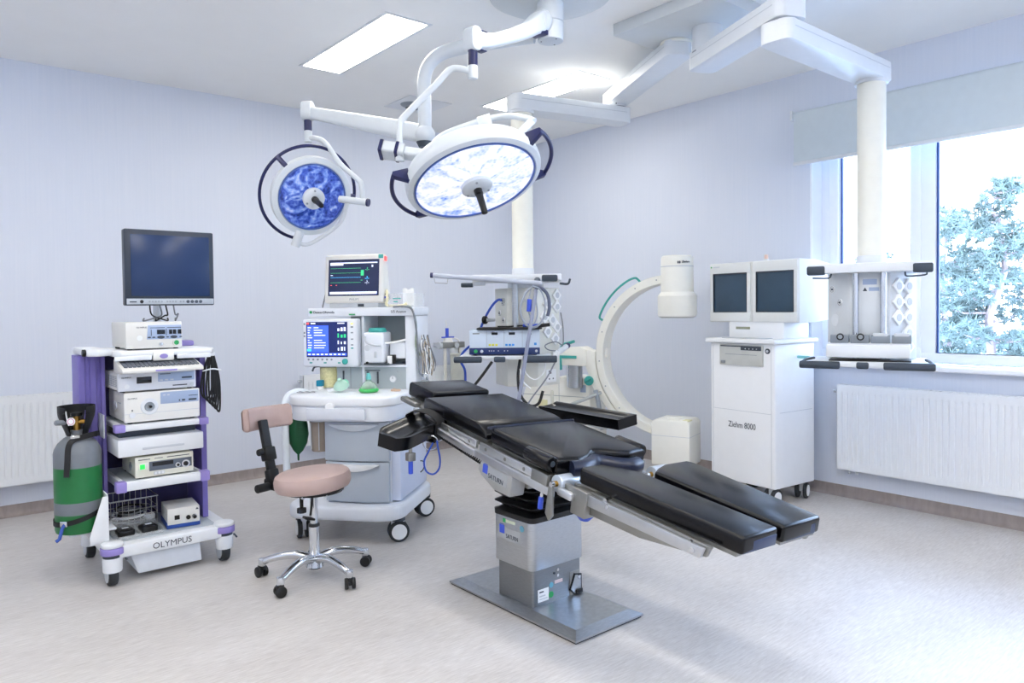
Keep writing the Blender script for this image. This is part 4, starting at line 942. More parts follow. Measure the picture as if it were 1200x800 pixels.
# back support: behind the seat, away from the room
d = Vector((-.30, .954, 0)).normalized(); sd = Vector((-d.y, d.x, 0))
def bp(u, v, z): return d * u + sd * v + Vector((0, 0, z))
FM = Matrix((d, sd, Vector((0, 0, 1)))).transposed().to_4x4()
b = MB(); b.box((.13, -.022, .415), (.27, .022, .437), STEELD, .003, M=FM); b.box((.235, -.04, .402), (.345, .03, .462), BLACK, .012, M=FM); b.cyl(bp(.30, -.02, .425), bp(.30, .105, .425), .022, BLACK, seg=18, bev=.004); b.obj('back_bracket', t)
lean = Matrix.Translation(d * .30 + Vector((0, 0, .44))) @ FM @ Matrix.Rotation(.24, 4, 'Y')
b = MB(); b.box((-.014, -.024, -.01), (.014, .024, .33), BLACK, .006, M=lean); b.box((-.024, -.034, .115), (.024, .034, .185), BLACK, .008, M=lean); b.box((-.022, -.032, .0), (.022, .032, .07), BLACK, .01, M=lean); b.obj('back_upright', t)
b = MB(); b.cyl(lean @ Vector((0, .03, .165)), lean @ Vector((0, .062, .165)), .018, BLACK, seg=18, bev=.004); b.obj('height_knob', t)
b = MB(); n = 18; P = []; R_ = .22
for k in range(n + 1):
    th = (k / n - .5) * 1.35; P.append((R_ * math.cos(th) - R_, R_ * math.sin(th)))
inner = P; outer = [(x * 1.12 + .042, y * 1.16) for x, y in P]
Mb = Matrix.Translation(d * .41 - sd * .045 + Vector((0, 0, .765))) @ FM @ Matrix.Rotation(.10, 4, 'Y')
b.prism(inner + outer[::-1], -.06, .06, TAUPE, axis='z', bev=.018, M=Mb, seg=3); b.obj('backrest', t, ang=50)
# ================================================================== operating table
t = thing('operating_table', 'black padded operating table on a steel column, tilted with its head end up', 'operating table', (-2.81, -3.335, 0))
PADB = mat('reflected_blue_black', '#171d33', .3, spec=.6, var=.08)  # navy tint paints the window reflection into glossy black upholstery
b = MB()
hx, hy = .203, .434
tb = bmesh.new()
lo = [tb.verts.new((x, y, .008)) for x, y in ((-hx, -hy), (hx, -hy), (hx, hy), (-hx, hy))]
m1 = [tb.verts.new((x, y, .016)) for x, y in ((-hx, -hy), (hx, -hy), (hx, hy), (-hx, hy))]
i_ = .045
m2 = [tb.verts.new((x, y, .034)) for x, y in ((-hx + i_, -hy + i_), (hx - i_, -hy + i_), (hx - i_, hy - i_), (-hx + i_, hy - i_))]
tb.faces.new(lo[::-1]); tb.faces.new(m2)
for A, B_ in ((lo, m1), (m1, m2)):
    for k in range(4): tb.faces.new((A[k], A[(k + 1) % 4], B_[(k + 1) % 4], B_[k]))
b._merge(tb, STEEL); b.obj('base_plate', t, ang=8)
b = MB(); b.box((-hx + .006, -hy + .006, 0), (hx - .006, hy - .006, .008), BLACK); b.obj('base_gasket', t)
b = MB(); b.prism(rrect(-.146, -.115, .146, .125, .012), .033, .26, mat('foot_steel','#8d9093',.36,1,var=.08,vscale=40,stretch=(1,1,14))); b.obj('column_foot', t)
b = MB(); b.prism(rrect(-.162, -.128, .158, .138, .03), .196, .41, STEEL, bev=.004); sh = b.obj('column_shroud', t)
# bellows
b = MB(); prof = []
def rr(s_): return rrect(-.16 * s_, -.13 * s_, .155 * s_, .137 * s_, .03)
rings = [(.405, 1.03), (.428, 1.035), (.431, .96), (.444, .84), (.464, 1.03), (.467, 1.03), (.482, .84), (.504, 1.03), (.507, 1.03), (.522, .84), (.540, 1.02), (.543, 1.02), (.557, .82), (.574, 1.0), (.577, 1.0), (.590, .78), (.604, .9), (.607, .9), (.62, .7), (.66, .7)]
tb = bmesh.new(); RR = [[tb.verts.new((x, y, z)) for x, y in rr(s_)] for z, s_ in rings]
for A, B_ in zip(RR, RR[1:]):
    n = len(A)
    for k in range(n): tb.faces.new((A[k], A[(k + 1) % n], B_[(k + 1) % n], B_[k]))
tb.faces.new(RR[0]); tb.faces.new(RR[-1]); b._merge(tb, mat('black_bellows_rubber', '#101114', .3, var=.1)); b.obj('bellows', t, ang=25)
# shroud badge, stickers and plates
BADGE = mat('satin_badge', '#aeb1b4', .4, .35)
b = MB(); b.box((-.1625, -.055, .30), (-.161, .105, .355), BADGE); b.box((-.1635, .055, .325), (-.162, .09, .362), BLUE)
for k in range(3): b.box((-.1635, .06 + .01 * k, .364), (-.162, .066 + .01 * k, .367), BLUE)
b.obj('maker_badge', sh)
text('SATURN', .026, (-.1632, .045, .309), (0, -1, 0), (0, 0, 1), INK, sh, sx=.85)
b = MB(); b.box((-.1632, -.02, .378), (-.1615, .06, .392), mat('pale_green_label', '#cdd6c0', .5)); b.box((-.1636, .045, .376), (-.1615, .065, .394), GREENINK); b.cyl((-.1615, -.065, .372), (-.1632, -.065, .372), .014, mat('blue_green_sticker', '#6aa8bf', .5), seg=18); b.obj('sticker', sh)
b = MB(); b.box((-.118, -.1166, .05), (-.055, -.1145, .105), LABELW); b.box((-.11, -.1172, .09), (-.085, -.116, .096), INK); b.box((-.11, -.1172, .06), (-.063, -.116, .064), LGREY); b.box((-.11, -.1172, .072), (-.075, -.116, .078), LGREY); b.obj('type_plate', t)
b = MB(); b.cyl((-.04, -.115, .068), (-.04, -.1166, .068), .014, GREENINK, seg=18); b.cyl((-.038, -.115, .11), (-.038, -.1166, .11), .012, mat('blue_green_sticker', '#6aa8bf'), seg=16); b.box((-.018, -.1166, .11), (.03, -.1145, .124), mat('pink_label', '#d9c3c4', .5)); b.obj('sticker', t)
b = MB()
for z in (.17, .145): b.cyl((-.0, -.115, z), (-.0, -.119, z), .007, CHROME, seg=12)
b.cyl((-.02, -.115, .158), (-.02, -.119, .158), .005, DGREY, seg=10); b.obj('bolt', t)
b = MB(); b.box((.075, -.1175, .02), (.135, -.1145, .14), STEELD, .002); b.prism([(.07, .06), (.1, .03), (.145, .03), (.145, .12), (.10, .13)], -.122, -.1165, BLACK, axis='y'); b.prism([(.076, .063), (.102, .038), (.138, .038), (.138, .114), (.104, .122)], -.1235, -.1175, STEEL, axis='y'); b.box((.105, -.13, .035), (.145, -.118, .055), BLACK, .003); b.cyl((.125, -.122, .11), (.125, -.128, .11), .008, CHROME, seg=12); b.obj('mains_socket', t)

# tilted top: local frame (x = to the right flank, y = towards the head, z = up from the pad surface)
hv, sv = Vector((.034, .987, .156)), Vector((.999, -.029, -.034))
TM = Matrix.Translation((-2.81, -3.335, 0)).inverted() @ frameM((-2.783, -3.257, .795), sv, hv)
def tobj(b, name, parent=None, ang=35): return b.obj(name, t if parent is None else parent, M=TM if parent is None else None, ang=ang)
def slab(poly, z0, z1, bev, name, m=LEATHER, under=.012):
    b = MB(); b.prism(poly, z0, z1, m, axis='z', bev=bev, seg=4); o = tobj(b, name, ang=60)
    b = MB(); cx = sum(p[0] for p in poly) / len(poly); cy = sum(p[1] for p in poly) / len(poly)
    b.prism([(cx + (x - cx) * .94, cy + (y - cy) * .96) for x, y in poly], z0 - under, z0 + .004, STEELD, axis='z'); b.obj('pad_carrier', o)
    return o
slab(rrect(-.165, .60, .195, .86, .02, 4), -.066, .008, .012, 'head_pad')
# back pad: front edge rolls down
b = MB(); n = 9
prof = [(.565, -.062), (.565, -.012), (.553, 0)] + [(.11, 0), (.075, -.005), (.045, -.018), (.022, -.038), (.012, -.062)]
b.prism([(y, z) for y, z in prof], -.245, .245, LEATHER, axis='x', bev=.010, seg=3); bk = tobj(b, 'back_pad', ang=50)
b = MB(); b.box((-.225, .03, -.075), (.225, .55, -.058), STEELD, .003); b.obj('pad_carrier', bk)
# seat pad with the cut-out front rolling over
b = MB()
W = .25
def top(u, v):
    x = -W + 2 * W * u
    return x
lft = []
pol = [(-W, -.02), (W, -.02)]
# outline of the seat: straight sides, scalloped front edge (two bulges and a dip)
N = 28
front = []
for k in range(N + 1):
    u = k / N; x = W - 2 * W * u
    y = -.475 + .055 * math.exp(-((u - .5) / .13) ** 2) - .014 * math.exp(-((u - .8) / .1) ** 2) - .014 * math.exp(-((u - .2) / .1) ** 2)
    front.append((x, y))
poly = [(-W, -.012), (W, -.012)] + front
b.prism(poly, -.066, .006, LEATHER, axis='z', bev=.022, seg=4); st = tobj(b, 'seat_pad', ang=60)
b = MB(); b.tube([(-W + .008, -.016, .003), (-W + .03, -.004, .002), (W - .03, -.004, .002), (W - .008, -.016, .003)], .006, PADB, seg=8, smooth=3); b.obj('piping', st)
b = MB(); b.box((-.235, -.44, -.082), (.235, -.02, -.062), STEELD, .003); b.obj('pad_carrier', st)
# soft collar hanging at the front of the seat
b = MB()
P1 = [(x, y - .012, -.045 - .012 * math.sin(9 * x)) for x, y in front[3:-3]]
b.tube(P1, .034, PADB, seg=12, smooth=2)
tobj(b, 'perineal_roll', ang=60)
# strap rolls at either side
for s, nm in ((-1, 'left'), (1, 'right')):
    b = MB(); x = s * .262
    b.cyl((x, -.30, -.018), (x, -.455, -.018), .03, LEATHER, seg=20, bev=.005); b.box((x - .006 * s - .004, -.455, -.055), (x - .006 * s + .004, -.30, -.01), LEATHER); b.cyl((x, -.4552, -.018), (x, -.458, -.018), .012, DGREY, seg=14)
    tobj(b, 'side_roll', ang=50)
# leg sections
def legplate(x0, x1, x0f, x1f, nm):
    poly = [(x0, -.585), (x0 + .06 * (1 if nm == 'left' else .3), -.545), (x1 - .06 * (1 if nm == 'right' else .3), -.56), (x1, -.64), (x1f, -1.285), (x0f, -1.285)]
    return poly
legpads = []
for nm, poly in (('left', [(-.235, -.585), (-.215, -.572), (-.115, -.572), (-.02, -.70), (.012, -1.287), (-.19, -1.292)]), ('right', [(.04, -.72), (.09, -.69), (.16, -.665), (.30, -.665), (.315, -.70), (.272, -1.29), (.035, -1.292)])):
    b = MB(); b.prism(poly, -.055, .006, LEATHER, axis='z', bev=.012, seg=4); o = tobj(b, 'leg_pad', ang=60)
    b = MB(); cx = sum(p[0] for p in poly) / 6; cy = sum(p[1] for p in poly) / 6
    b.prism([(cx + (x - cx) * .9, cy + (y - cy) * .95) for x, y in poly], -.068, -.052, STEELD, axis='z'); b.obj('pad_carrier', o)
    b = MB(); xm = (poly[-1][0] + poly[-2][0]) / 2; b.box((xm - .09, -1.2905, -.052), (xm + .09, -1.286, -.014), mat('blue_end_reflection', '#2b3858', .35, var=.06), .002); b.obj('end_reflection', o)  # blue patch paints the sky reflection on the pad end
# frame, rails
b = MB(); b.box((-.23, -.46, -.125), (.23, .04, -.08), STEELD, .004); b.box((-.21, .04, -.115), (.21, .58, -.078), STEELD, .004); tobj(b, 'top_frame')
for s in (-1, 1):
    b = MB(); x = s * .268
    b.box((x - .006, -.36, -.105), (x + .006, .02, -.07), ALU, .002); b.box((x - .006, .045, -.105), (x + .006, .50, -.07), ALU, .002); r_ = tobj(b, 'side_rail')
    b = MB()
    for y in (-.3, -.17, -.03, .1, .28, .44): b.cyl((x - s * .03, y, -.088), (x + s * .0085, y, -.088), .008, STEELD, seg=12)
    b.obj('rail_bolt', r_)
    b = MB(); b.prism([(.03, -.135), (.03, -.108), (.5, -.085), (.56, -.05), (.575, -.06), (.54, -.10), (.4, -.118), (.1, -.135)], x - .03, x - .012, ALU, axis='x', bev=.002) if s < 0 else b.prism([(.03, -.16), (.03, -.108), (.5, -.095), (.5, -.12), (.1, -.165)], x + .012, x + .03, ALU, axis='x', bev=.002)
    b.box((x - .022 if s < 0 else x + .004, -.50, -.138), (x - .004 if s < 0 else x + .022, .05, -.106), ALU, .003); b.box((x - .018, -.46, -.13), (x + .018, -.36, -.06), STEELD, .004); tobj(b, 'side_frame')
    b = MB(); b.cyl((x, -.42, -.13), (x, -.42, -.17), .006, CHROME, seg=10); b.cyl((x, -.42, -.165), (x, -.42, -.215), .011, BLUE, seg=14, bev=.003); tobj(b, 'blue_toggle')
# drive housing with SATURN badge
b = MB(); b.prism([(-.02, -.135), (.0, -.185), (-.03, -.205), (-.13, -.237), (-.24, -.232), (-.245, -.135)], -.285, -.205, mat('grey_housing', '#a8a9a8', .4, .3), axis='x', bev=.006)
b.box((-.205, -.26, -.2), (.205, -.02, -.12), STEELD, .005); hs = tobj(b, 'drive_housing')
b = MB(); b.box((-.2866, -.215, -.20), (-.2848, -.03, -.148), BADGE); b.box((-.288, -.075, -.185), (-.286, -.04, -.148), BLUE)
for k in range(3): b.box((-.288, -.072 + .01 * k, -.146), (-.286, -.066 + .01 * k, -.143), BLUE)
b.obj('maker_badge', hs)
text('SATURN', .03, (-.2875, -.083, -.196), (0, -1, 0), (0, 0, 1), INK, hs, sx=.95)
b = MB(); b.box((-.10, -.12, -.19), (.10, .1, -.12), DGREY, .01); tobj(b, 'column_head')
# leg joints
for s, xo, yo in ((-1, -.225, -.50), (1, .262, -.56)):
    b = MB(); b.cyl((xo - .045, yo, -.082), (xo + .06, yo, -.082), .034, mat('pale_joint_metal', '#c6d0dc', .3, .5), seg=24, bev=.004)
    b.cyl((xo - .06, yo, -.082), (xo - .045, yo, -.082), .012, BRASS, seg=14); b.cyl((xo - .075, yo, -.082), (xo - .058, yo, -.082), .011, CHROME, seg=12)
    b.box((xo - .03, yo - .10, -.125), (xo - .008, yo + .02, -.07), STEELD, .006); b.box((xo + .02, yo - .10, -.115), (xo + .042, yo + .02, -.075), STEELD, .006)
    b.box((xo - .062, yo - .105, -.118), (xo - .03, yo - .02, -.086), ALU, .01); b.box((xo - .045, yo - .17, -.165), (xo + .05, yo - .09, -.062), STEELD, .006); tobj(b, 'leg_joint')
    b = MB(); b.prism([(yo + .01, -.09), (yo - .012, -.09), (yo - .03, -.20), (yo - .012, -.225), (yo + .012, -.2)], xo - .078, xo - .066, STEELD, axis='x', bev=.002); tobj(b, 'clamp_lever')
    b = MB(); b.lathe([(0, -.02), (.02, -.017), (.034, 0), (.034, .01), (0, .01)], BLUE, seg=24, M=Matrix.Translation((xo + .01, yo - .12, -.175))); tobj(b, 'blue_knob')
    b = MB(); b.prism([(yo - .16, -.06), (yo - .16, -.150), (yo - .42, -.138), (yo - .70, -.088), (yo - .715, -.05), (yo - .6, -.05)], xo - .018, xo - .002, STEELD, axis='x', bev=.003)
    b.prism([(yo - .17, -.068), (yo - .17, -.112), (yo - .69, -.092), (yo - .70, -.056)], xo - .036, xo - .022, ALU, axis='x', bev=.002); lr = tobj(b, 'leg_rail')
    b = MB()
    for y in (yo - .27, yo - .66):
        b.cyl((xo - .04, y, -.077), (xo, y, -.077), .009, CHROME, seg=12); b.cyl((xo - .03, y + .02, -.06), (xo + .0, y + .02, -.06), .008, CHROME, seg=10)
    b.obj('rail_bolt', lr)
# head end hinge and clamp
b = MB(); b.box((-.205, .60, -.088), (-.155, .80, -.068), STEELD, .006); b.box((-.235, .66, -.085), (-.19, .82, -.058), STEELD, .01); b.cyl((-.2, .59, -.12), (-.2, .59, -.06), .02, CHROME, seg=16); b.cyl((-.2, .57, -.1), (-.26, .57, -.1), .012, CHROME, seg=12); b.box((-.12, .54, -.1), (-.08, .66, -.07), STEELD, .004); b.box((.1, .54, -.1), (.14, .66, -.07), STEELD, .004); tobj(b, 'head_hinge')
b = MB(); b.cyl((-.285, .545, -.12), (-.285, .545, -.085), .006, CHROME, seg=10); b.ball((-.285, .545, -.075), .016, BLUE); tobj(b, 'head_knob')
# ratchet spring under the side
b = MB(); pts = []
for k in range(26 * 10 + 1):
    u = k / 260; a = 2 * PI * 26 * u; y = .36 - .40 * u; z = -.138 - .022 * u
    pts.append((-.262 + .011 * math.cos(a), y, z + .011 * math.sin(a)))
b.tube(pts, .0035, BLACK, seg=5); tobj(b, 'coiled_lead')

# ---- arm boards: on their own frames
def armboard(name, M, L, w0, w1, strap, th=.062, taper=True):
    """board along local +y, pad surface at z=0, gutter in the pad"""
    Mx = Matrix.Translation((-2.81, -3.335, 0)).inverted() @ M
    b = MB()
    # cross-section trough swept and tapered; tip chamfered
    ny = 24; nx = 16
    def wid(v): return (w0 + (w1 - w0) * v) / 2 * (1 if v < .84 or not taper else 1 - .42 * ((v - .84) / .16) ** 1.5)
    def surf(u, v):
        x = (u * 2 - 1); y = L * v
        g = .015 * max(0, 1 - (abs(x) / .8) ** 4) * min(1, v / .06 + .4) * min(1, max(0, (1 - v) / .07))
        return (x * wid(v), y, -g)
    b.grid(surf, nx, ny, LEATHER)
    b.grid(lambda u, v: ((u * 2 - 1) * wid(v) * (.98), L * v, -th), nx, ny, LEATHER)
    for s in (-1, 1): b.grid(lambda u, v: (s * wid(v) * (1 - .02 * u), L * v, -th * u), 4, ny, LEATHER)
    for v in (0, 1):
        def e(u, q, v=v):
            p = surf(u, v); return (p[0] * (1 - .02 * q), p[1], p[2] * (1 - q) - th * q)
        b.grid(e, nx, 4, LEATHER)
    o = b.obj('arm_pad', t, M=Mx, ang=40)
    b = MB(); b.box((-w0 * .3, .02, -th - .012), (w0 * .3, L * .8, -th + .002), STEELD, .003); b.obj('pad_carrier', o)
    if strap is not None:
        b = MB(); sy = strap; P = []
        for k in range(25):
            a = k / 24; x = -w0 / 2 - .012 + (w0 + .024) * a; z = .03 * math.sin(PI * a) ** .7 + .002
            P.append((x, z))
        hw = .034
        def sp(u, v, off):
            k = u * 24; i = min(23, int(k)); f = k - i; x = P[i][0] * (1 - f) + P[i + 1][0] * f; z = P[i][1] * (1 - f) + P[i + 1][1] * f
            return (x, sy - hw + 2 * hw * v - .02 * math.sin(PI * u), z + off)
        b.grid(lambda u, v: sp(u, v, 0), 24, 3, STRAPM); b.grid(lambda u, v: sp(u, v, .004), 24, 3, STRAPM)
        for s in (-1, 1): b.box((s * (w0 / 2 + .005) - .004, sy - hw, -.09), (s * (w0 / 2 + .005) + .004, sy + hw, .006), STRAPM, .002)
        b.box((-w0 / 2, sy - hw, -.092), (w0 / 2, sy + hw, -.088), STRAPM); s_ = b.obj('arm_strap', o)
    return o
nr = Vector((-2.912, -2.822, .80)); nt_ = Vector((-3.341, -3.029, .755)); wv = Vector((-.441, .863, .22)).normalized()
yd = (nt_ - nr); Lb = yd.length
armL = armboard('a', frameM(nr + wv * .08, wv, yd), Lb, .16, .16, .16)
fr_ = Vector((-2.372, -2.92, .82)); fe = Vector((-2.372, -3.515, .806)); yd2 = fe - fr_
armR = armboard('a', frameM(fr_, Vector((-1, 0, -.1)), yd2), yd2.length - .035, .135, .135, None, .05, False)
def wobj(b, name): return b.obj(name, t, M=Matrix.Translation((-2.81, -3.335, 0)).inverted())
b = MB(); pp = Vector((-3.254, -2.952, 0))
b.cyl(pp + Vector((0, 0, .66)), pp + Vector((0, 0, .72)), .0085, STEELD, seg=14); b.box(tuple(pp + Vector((-.018, -.018, .642))), tuple(pp + Vector((.018, .018, .68))), STEELD, .004); wobj(b, 'arm_post')
b = MB(); b.cyl(pp + Vector((0, 0, .582)), pp + Vector((0, 0, .645)), .011, BLUE, seg=16, bev=.003); wobj(b, 'blue_handle')
b = MB(); rp_ = Vector((-3.11, -2.90, .70))
b.tube([rp_ + Vector((.036 * math.cos(a) * .8, -.036 * math.cos(a) * .6, .034 * math.sin(a))) for a in [2 * PI * k / 20 for k in range(20)]], .003, CHROME, seg=7, closed=True); wobj(b, 'steel_ring')
b = MB(); d_ = Vector((.768, -.64, 0))
b.tube([rp_ + d_ * x + Vector((0, 0, z)) for x, z in ((.03, .01), (.036, -.03), (.044, -.08), (.038, -.125), (.01, -.15), (-.022, -.135), (-.032, -.09), (-.012, -.045), (.012, .0))], .0045, BLUEHOSE, seg=9, smooth=7); b.tube([rp_ + d_ * x + Vector((0, 0, z)) for x, z in ((-.05, -.085), (-.036, -.088), (-.03, -.10), (-.036, -.125), (-.05, -.14))], .0025, BCABLE, seg=6, smooth=4); wobj(b, 'blue_lead')
b = MB(); b.box((-2.41, -3.2, .735), (-2.35, -3.14, .76), STEELD, .004); b.box((-2.53, -3.19, .70), (-2.37, -3.15, .72), STEELD, .003); b.cyl((-2.38, -3.17, .66), (-2.38, -3.17, .74), .009, STEELD, seg=12); b.box((-2.55, -3.05, .73), (-2.40, -3.02, .745), STEELD, .003); wobj(b, 'arm_clamp')
# ================================================================== twin surgical lamps
LAMPW = mat('lamp_white', '#cdd3d8', .3, var=.01)
SPX, SPY = -2.33, -2.925
t = thing('lamp_mount', 'round white ceiling canopy and spindle carrying the two surgical lamps', 'lamp mount', (SPX, SPY, H))
b = MB(); b.lathe([(0, -.05), (.15, -.05), (.28, -.035), (.325, -.012), (.33, 0)], mat('canopy_grey_white', '#cfd4d6', .5, var=.01), seg=64, cap=False); b.obj('canopy', t)
b = MB(); b.cyl((0, 0, -.15), (0, 0, -.03), .07, LAMPW, seg=36); b.cyl((0, 0, -.25), (0, 0, -.15), .069, LAMPW, seg=36, bev=.006); b.obj('spindle', t)
b = MB()
for a in (.4, 2.5, 4.6): b.cyl((.05 * math.cos(a), .05 * math.sin(a), -.2495), (.05 * math.cos(a), .05 * math.sin(a), -.252), .004, DGREY, seg=8)
b.obj('spindle_screw', t)

def lens_mat(name, on):
    m = bpy.data.materials.new(name); m.use_nodes = True; nt = m.node_tree; b = nt.nodes['Principled BSDF']
    tc = nt.nodes.new('ShaderNodeTexCoord'); L = nt.links
    nz = nt.nodes.new('ShaderNodeTexNoise'); nz.inputs['Scale'].default_value = 8 if on else 9; nz.inputs['Detail'].default_value = 6; nz.inputs['Distortion'].default_value = (1.2 if on else 2.4)
    sx = nt.nodes.new('ShaderNodeSeparateXYZ'); L.new(tc.outputs['Object'], sx.inputs[0])
    an = nt.nodes.new('ShaderNodeMath'); an.operation = 'ARCTAN2'; L.new(sx.outputs['Y'], an.inputs[0]); L.new(sx.outputs['X'], an.inputs[1])
    ln = nt.nodes.new('ShaderNodeVectorMath'); ln.operation = 'LENGTH'; L.new(tc.outputs['Object'], ln.inputs[0])
    cb = nt.nodes.new('ShaderNodeCombineXYZ'); mu = nt.nodes.new('ShaderNodeMath'); mu.operation = 'MULTIPLY'; mu.inputs[1].default_value = .30 if on else .16
    L.new(an.outputs[0], mu.inputs[0]); L.new(mu.outputs[0], cb.inputs['X']); L.new(ln.outputs['Value'], cb.inputs['Y'])
    L.new(cb.outputs[0], nz.inputs['Vector'])
    vo = nt.nodes.new('ShaderNodeTexVoronoi'); vo.inputs['Scale'].default_value = 55; L.new(tc.outputs['Object'], vo.inputs['Vector'])
    ad = nt.nodes.new('ShaderNodeMath'); ad.operation = 'MULTIPLY_ADD'; ad.inputs[1].default_value = .18; L.new(vo.outputs['Distance'], ad.inputs[0]); L.new(nz.outputs['Fac'], ad.inputs[2])
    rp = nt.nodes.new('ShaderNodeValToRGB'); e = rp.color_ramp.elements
    cols = [(.30, '#070d2c'), (.43, '#1b3a94'), (.55, '#4262cc'), (.68, '#7fa2ec'), (.86, '#dfe8ff')] if not on else [(.30, '#3a5fc0'), (.40, '#8aa6ee'), (.50, '#c3cef8'), (.62, '#e8ebff'), (.80, '#ffffff')]  # colour swirls paint the reflected and lit facets into the lens
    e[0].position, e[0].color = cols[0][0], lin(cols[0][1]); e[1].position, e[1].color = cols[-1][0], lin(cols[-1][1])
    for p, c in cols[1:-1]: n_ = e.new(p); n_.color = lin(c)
    L.new(ad.outputs[0], rp.inputs['Fac']); L.new(rp.outputs['Color'], b.inputs['Base Color'])
    b.inputs['Roughness'].default_value = .08; b.inputs['Metallic'].default_value = .15; b.inputs['Coat Weight'].default_value = .5
    bp = nt.nodes.new('ShaderNodeBump'); bp.inputs['Strength'].default_value = .35; bp.inputs['Distance'].default_value = .01; L.new(ad.outputs[0], bp.inputs['Height']); L.new(bp.outputs['Normal'], b.inputs['Normal'])
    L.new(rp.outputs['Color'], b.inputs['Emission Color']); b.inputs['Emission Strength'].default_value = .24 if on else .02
    return m
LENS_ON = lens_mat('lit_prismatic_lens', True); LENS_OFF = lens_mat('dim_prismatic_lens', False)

def lamp_head(root, M, R, Rg, lens, depth, handle_dir):
    """head: light leaves along local -z; back of the dome towards +z"""
    b = MB()
    b.lathe([(0, depth), (R * .35, depth * .98), (R * .7, depth * .82), (R * .93, depth * .5), (R, depth * .18), (R, 0), (R * .985, -.014), (Rg + .012, -.022), (Rg, -.014)], LAMPW, seg=72, cap=False)
    hd = b.obj('lamp_head', root, M=M)
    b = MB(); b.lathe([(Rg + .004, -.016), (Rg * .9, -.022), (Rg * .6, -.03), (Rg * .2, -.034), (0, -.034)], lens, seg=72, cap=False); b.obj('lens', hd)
    b = MB(); b.lathe([(Rg + .006, -.012), (Rg + .006, -.024), (Rg - .002, -.024), (Rg - .002, -.012)], mat('blue_grey_gasket', '#4c67a8', .4), seg=72, cap=False); b.obj('lens_ring', hd)
    b = MB(); h = Rg * (.26 if Rg > .25 else .33)
    b.lathe([(h, -.03), (h, -.052), (h * .8, -.06), (0, -.062)], LAMPW, seg=36, cap=False)
    for a in (.6, 2.7, 4.8): b.cyl((h * .78 * math.cos(a), h * .78 * math.sin(a), -.058), (h * .78 * math.cos(a), h * .78 * math.sin(a), -.063), .006, MGREY, seg=10)
    hb = b.obj('hub', hd)
    b = MB(); b.cyl((0, 0, -.058), (0, 0, -.085), .02, BLACK, seg=18); b.cyl((0, 0, -.08), (0, 0, -.19), .0175, BLACK, r1=.0145, seg=18, bev=.004); b.obj('handle', hb)['label'] = 'black sterile handle'
    return hd

# ---- big lamp
PB = Vector((-2.910, -3.005, 0))
t = thing('surgical_lamp', 'large lit surgical lamp hanging over the operating table', 'surgical lamp', (PB.x, PB.y, 2.0), 0, 'surgical lamps on the twin ceiling arms')
IT = Matrix.Translation((PB.x, PB.y, 2.0)).inverted()
def V3(x, y, z): return Vector((x, y, z)) - Vector((PB.x, PB.y, 2.0))
# arm from spindle to pivot
sp = Vector((SPX, SPY, 2.83)); hd_ = Vector((SPX - PB.x, SPY - PB.y, 0)).normalized(); sd_ = Vector((-hd_.y, hd_.x, 0))
b = MB()
secs = [(.095, 2.825, .050, .062), (.12, 2.812, .050, .058), (.2, 2.755, .042, .046), (.33, 2.69, .036, .038), (.46, 2.635, .034, .036), (.515, 2.62, .034, .040), (.56, 2.612, .034, .044)]
tb = bmesh.new(); rings = []
for u, z, hw, hh in secs:
    c = Vector((SPX, SPY, z)) - hd_ * u
    rings.append([tb.verts.new(V3(*(c + sd_ * x + Vector((0, 0, y))))) for x, y in rrect(-hw, -hh, hw, hh, .022, 4)])
for A, B_ in zip(rings, rings[1:]):
    n = len(A)
    for k in range(n): tb.faces.new((A[k], A[(k + 1) % n], B_[(k + 1) % n], B_[k]))
tb.faces.new(rings[0]); tb.faces.new(rings[-1]); b._merge(tb, LAMPW); b.obj('spring_arm', t, ang=40)
b = MB(); b.cyl(V3(*(sp - hd_ * .06)), V3(*(sp - hd_ * .105)), .066, LAMPW, seg=30, bev=.01); b.box((-.03, -.045, -.012), (.03, .045, .012), NAVY, .004, M=frameM(V3(SPX - hd_.x * .10, SPY - hd_.y * .10, 2.768), hd_, sd_)); b.obj('arm_joint', t)
b = MB(); b.prism(rrect(-.034, -.058, .034, .056, .03), -.036, .036, LAMPW, axis='z', bev=.008, M=frameM(V3(PB.x, PB.y, 2.612), hd_, Vector((0, 0, 1)))); b.box((-.022, -.03, .0), (.022, .03, .006), NAVY, .002, M=frameM(V3(*(Vector((PB.x, PB.y, 2.652)) + hd_ * .052)), hd_, sd_)); b.box((-.022, -.02, .0), (.022, .02, .006), NAVY, .002, M=frameM(V3(*(Vector((PB.x, PB.y, 2.566)) + hd_ * .056)), hd_, sd_)); b.obj('pivot_knuckle', t)
b = MB(); b.cyl(V3(PB.x, PB.y, 2.487), V3(PB.x, PB.y, 2.558), .0235, NAVY, seg=24); b.obj('pivot_band', t)['label'] = 'navy blue pivot band'
b = MB(); b.cyl(V3(PB.x, PB.y, 2.424), V3(PB.x, PB.y, 2.487), .024, LAMPW, seg=24, bev=.004); b.obj('pivot_sleeve', t)
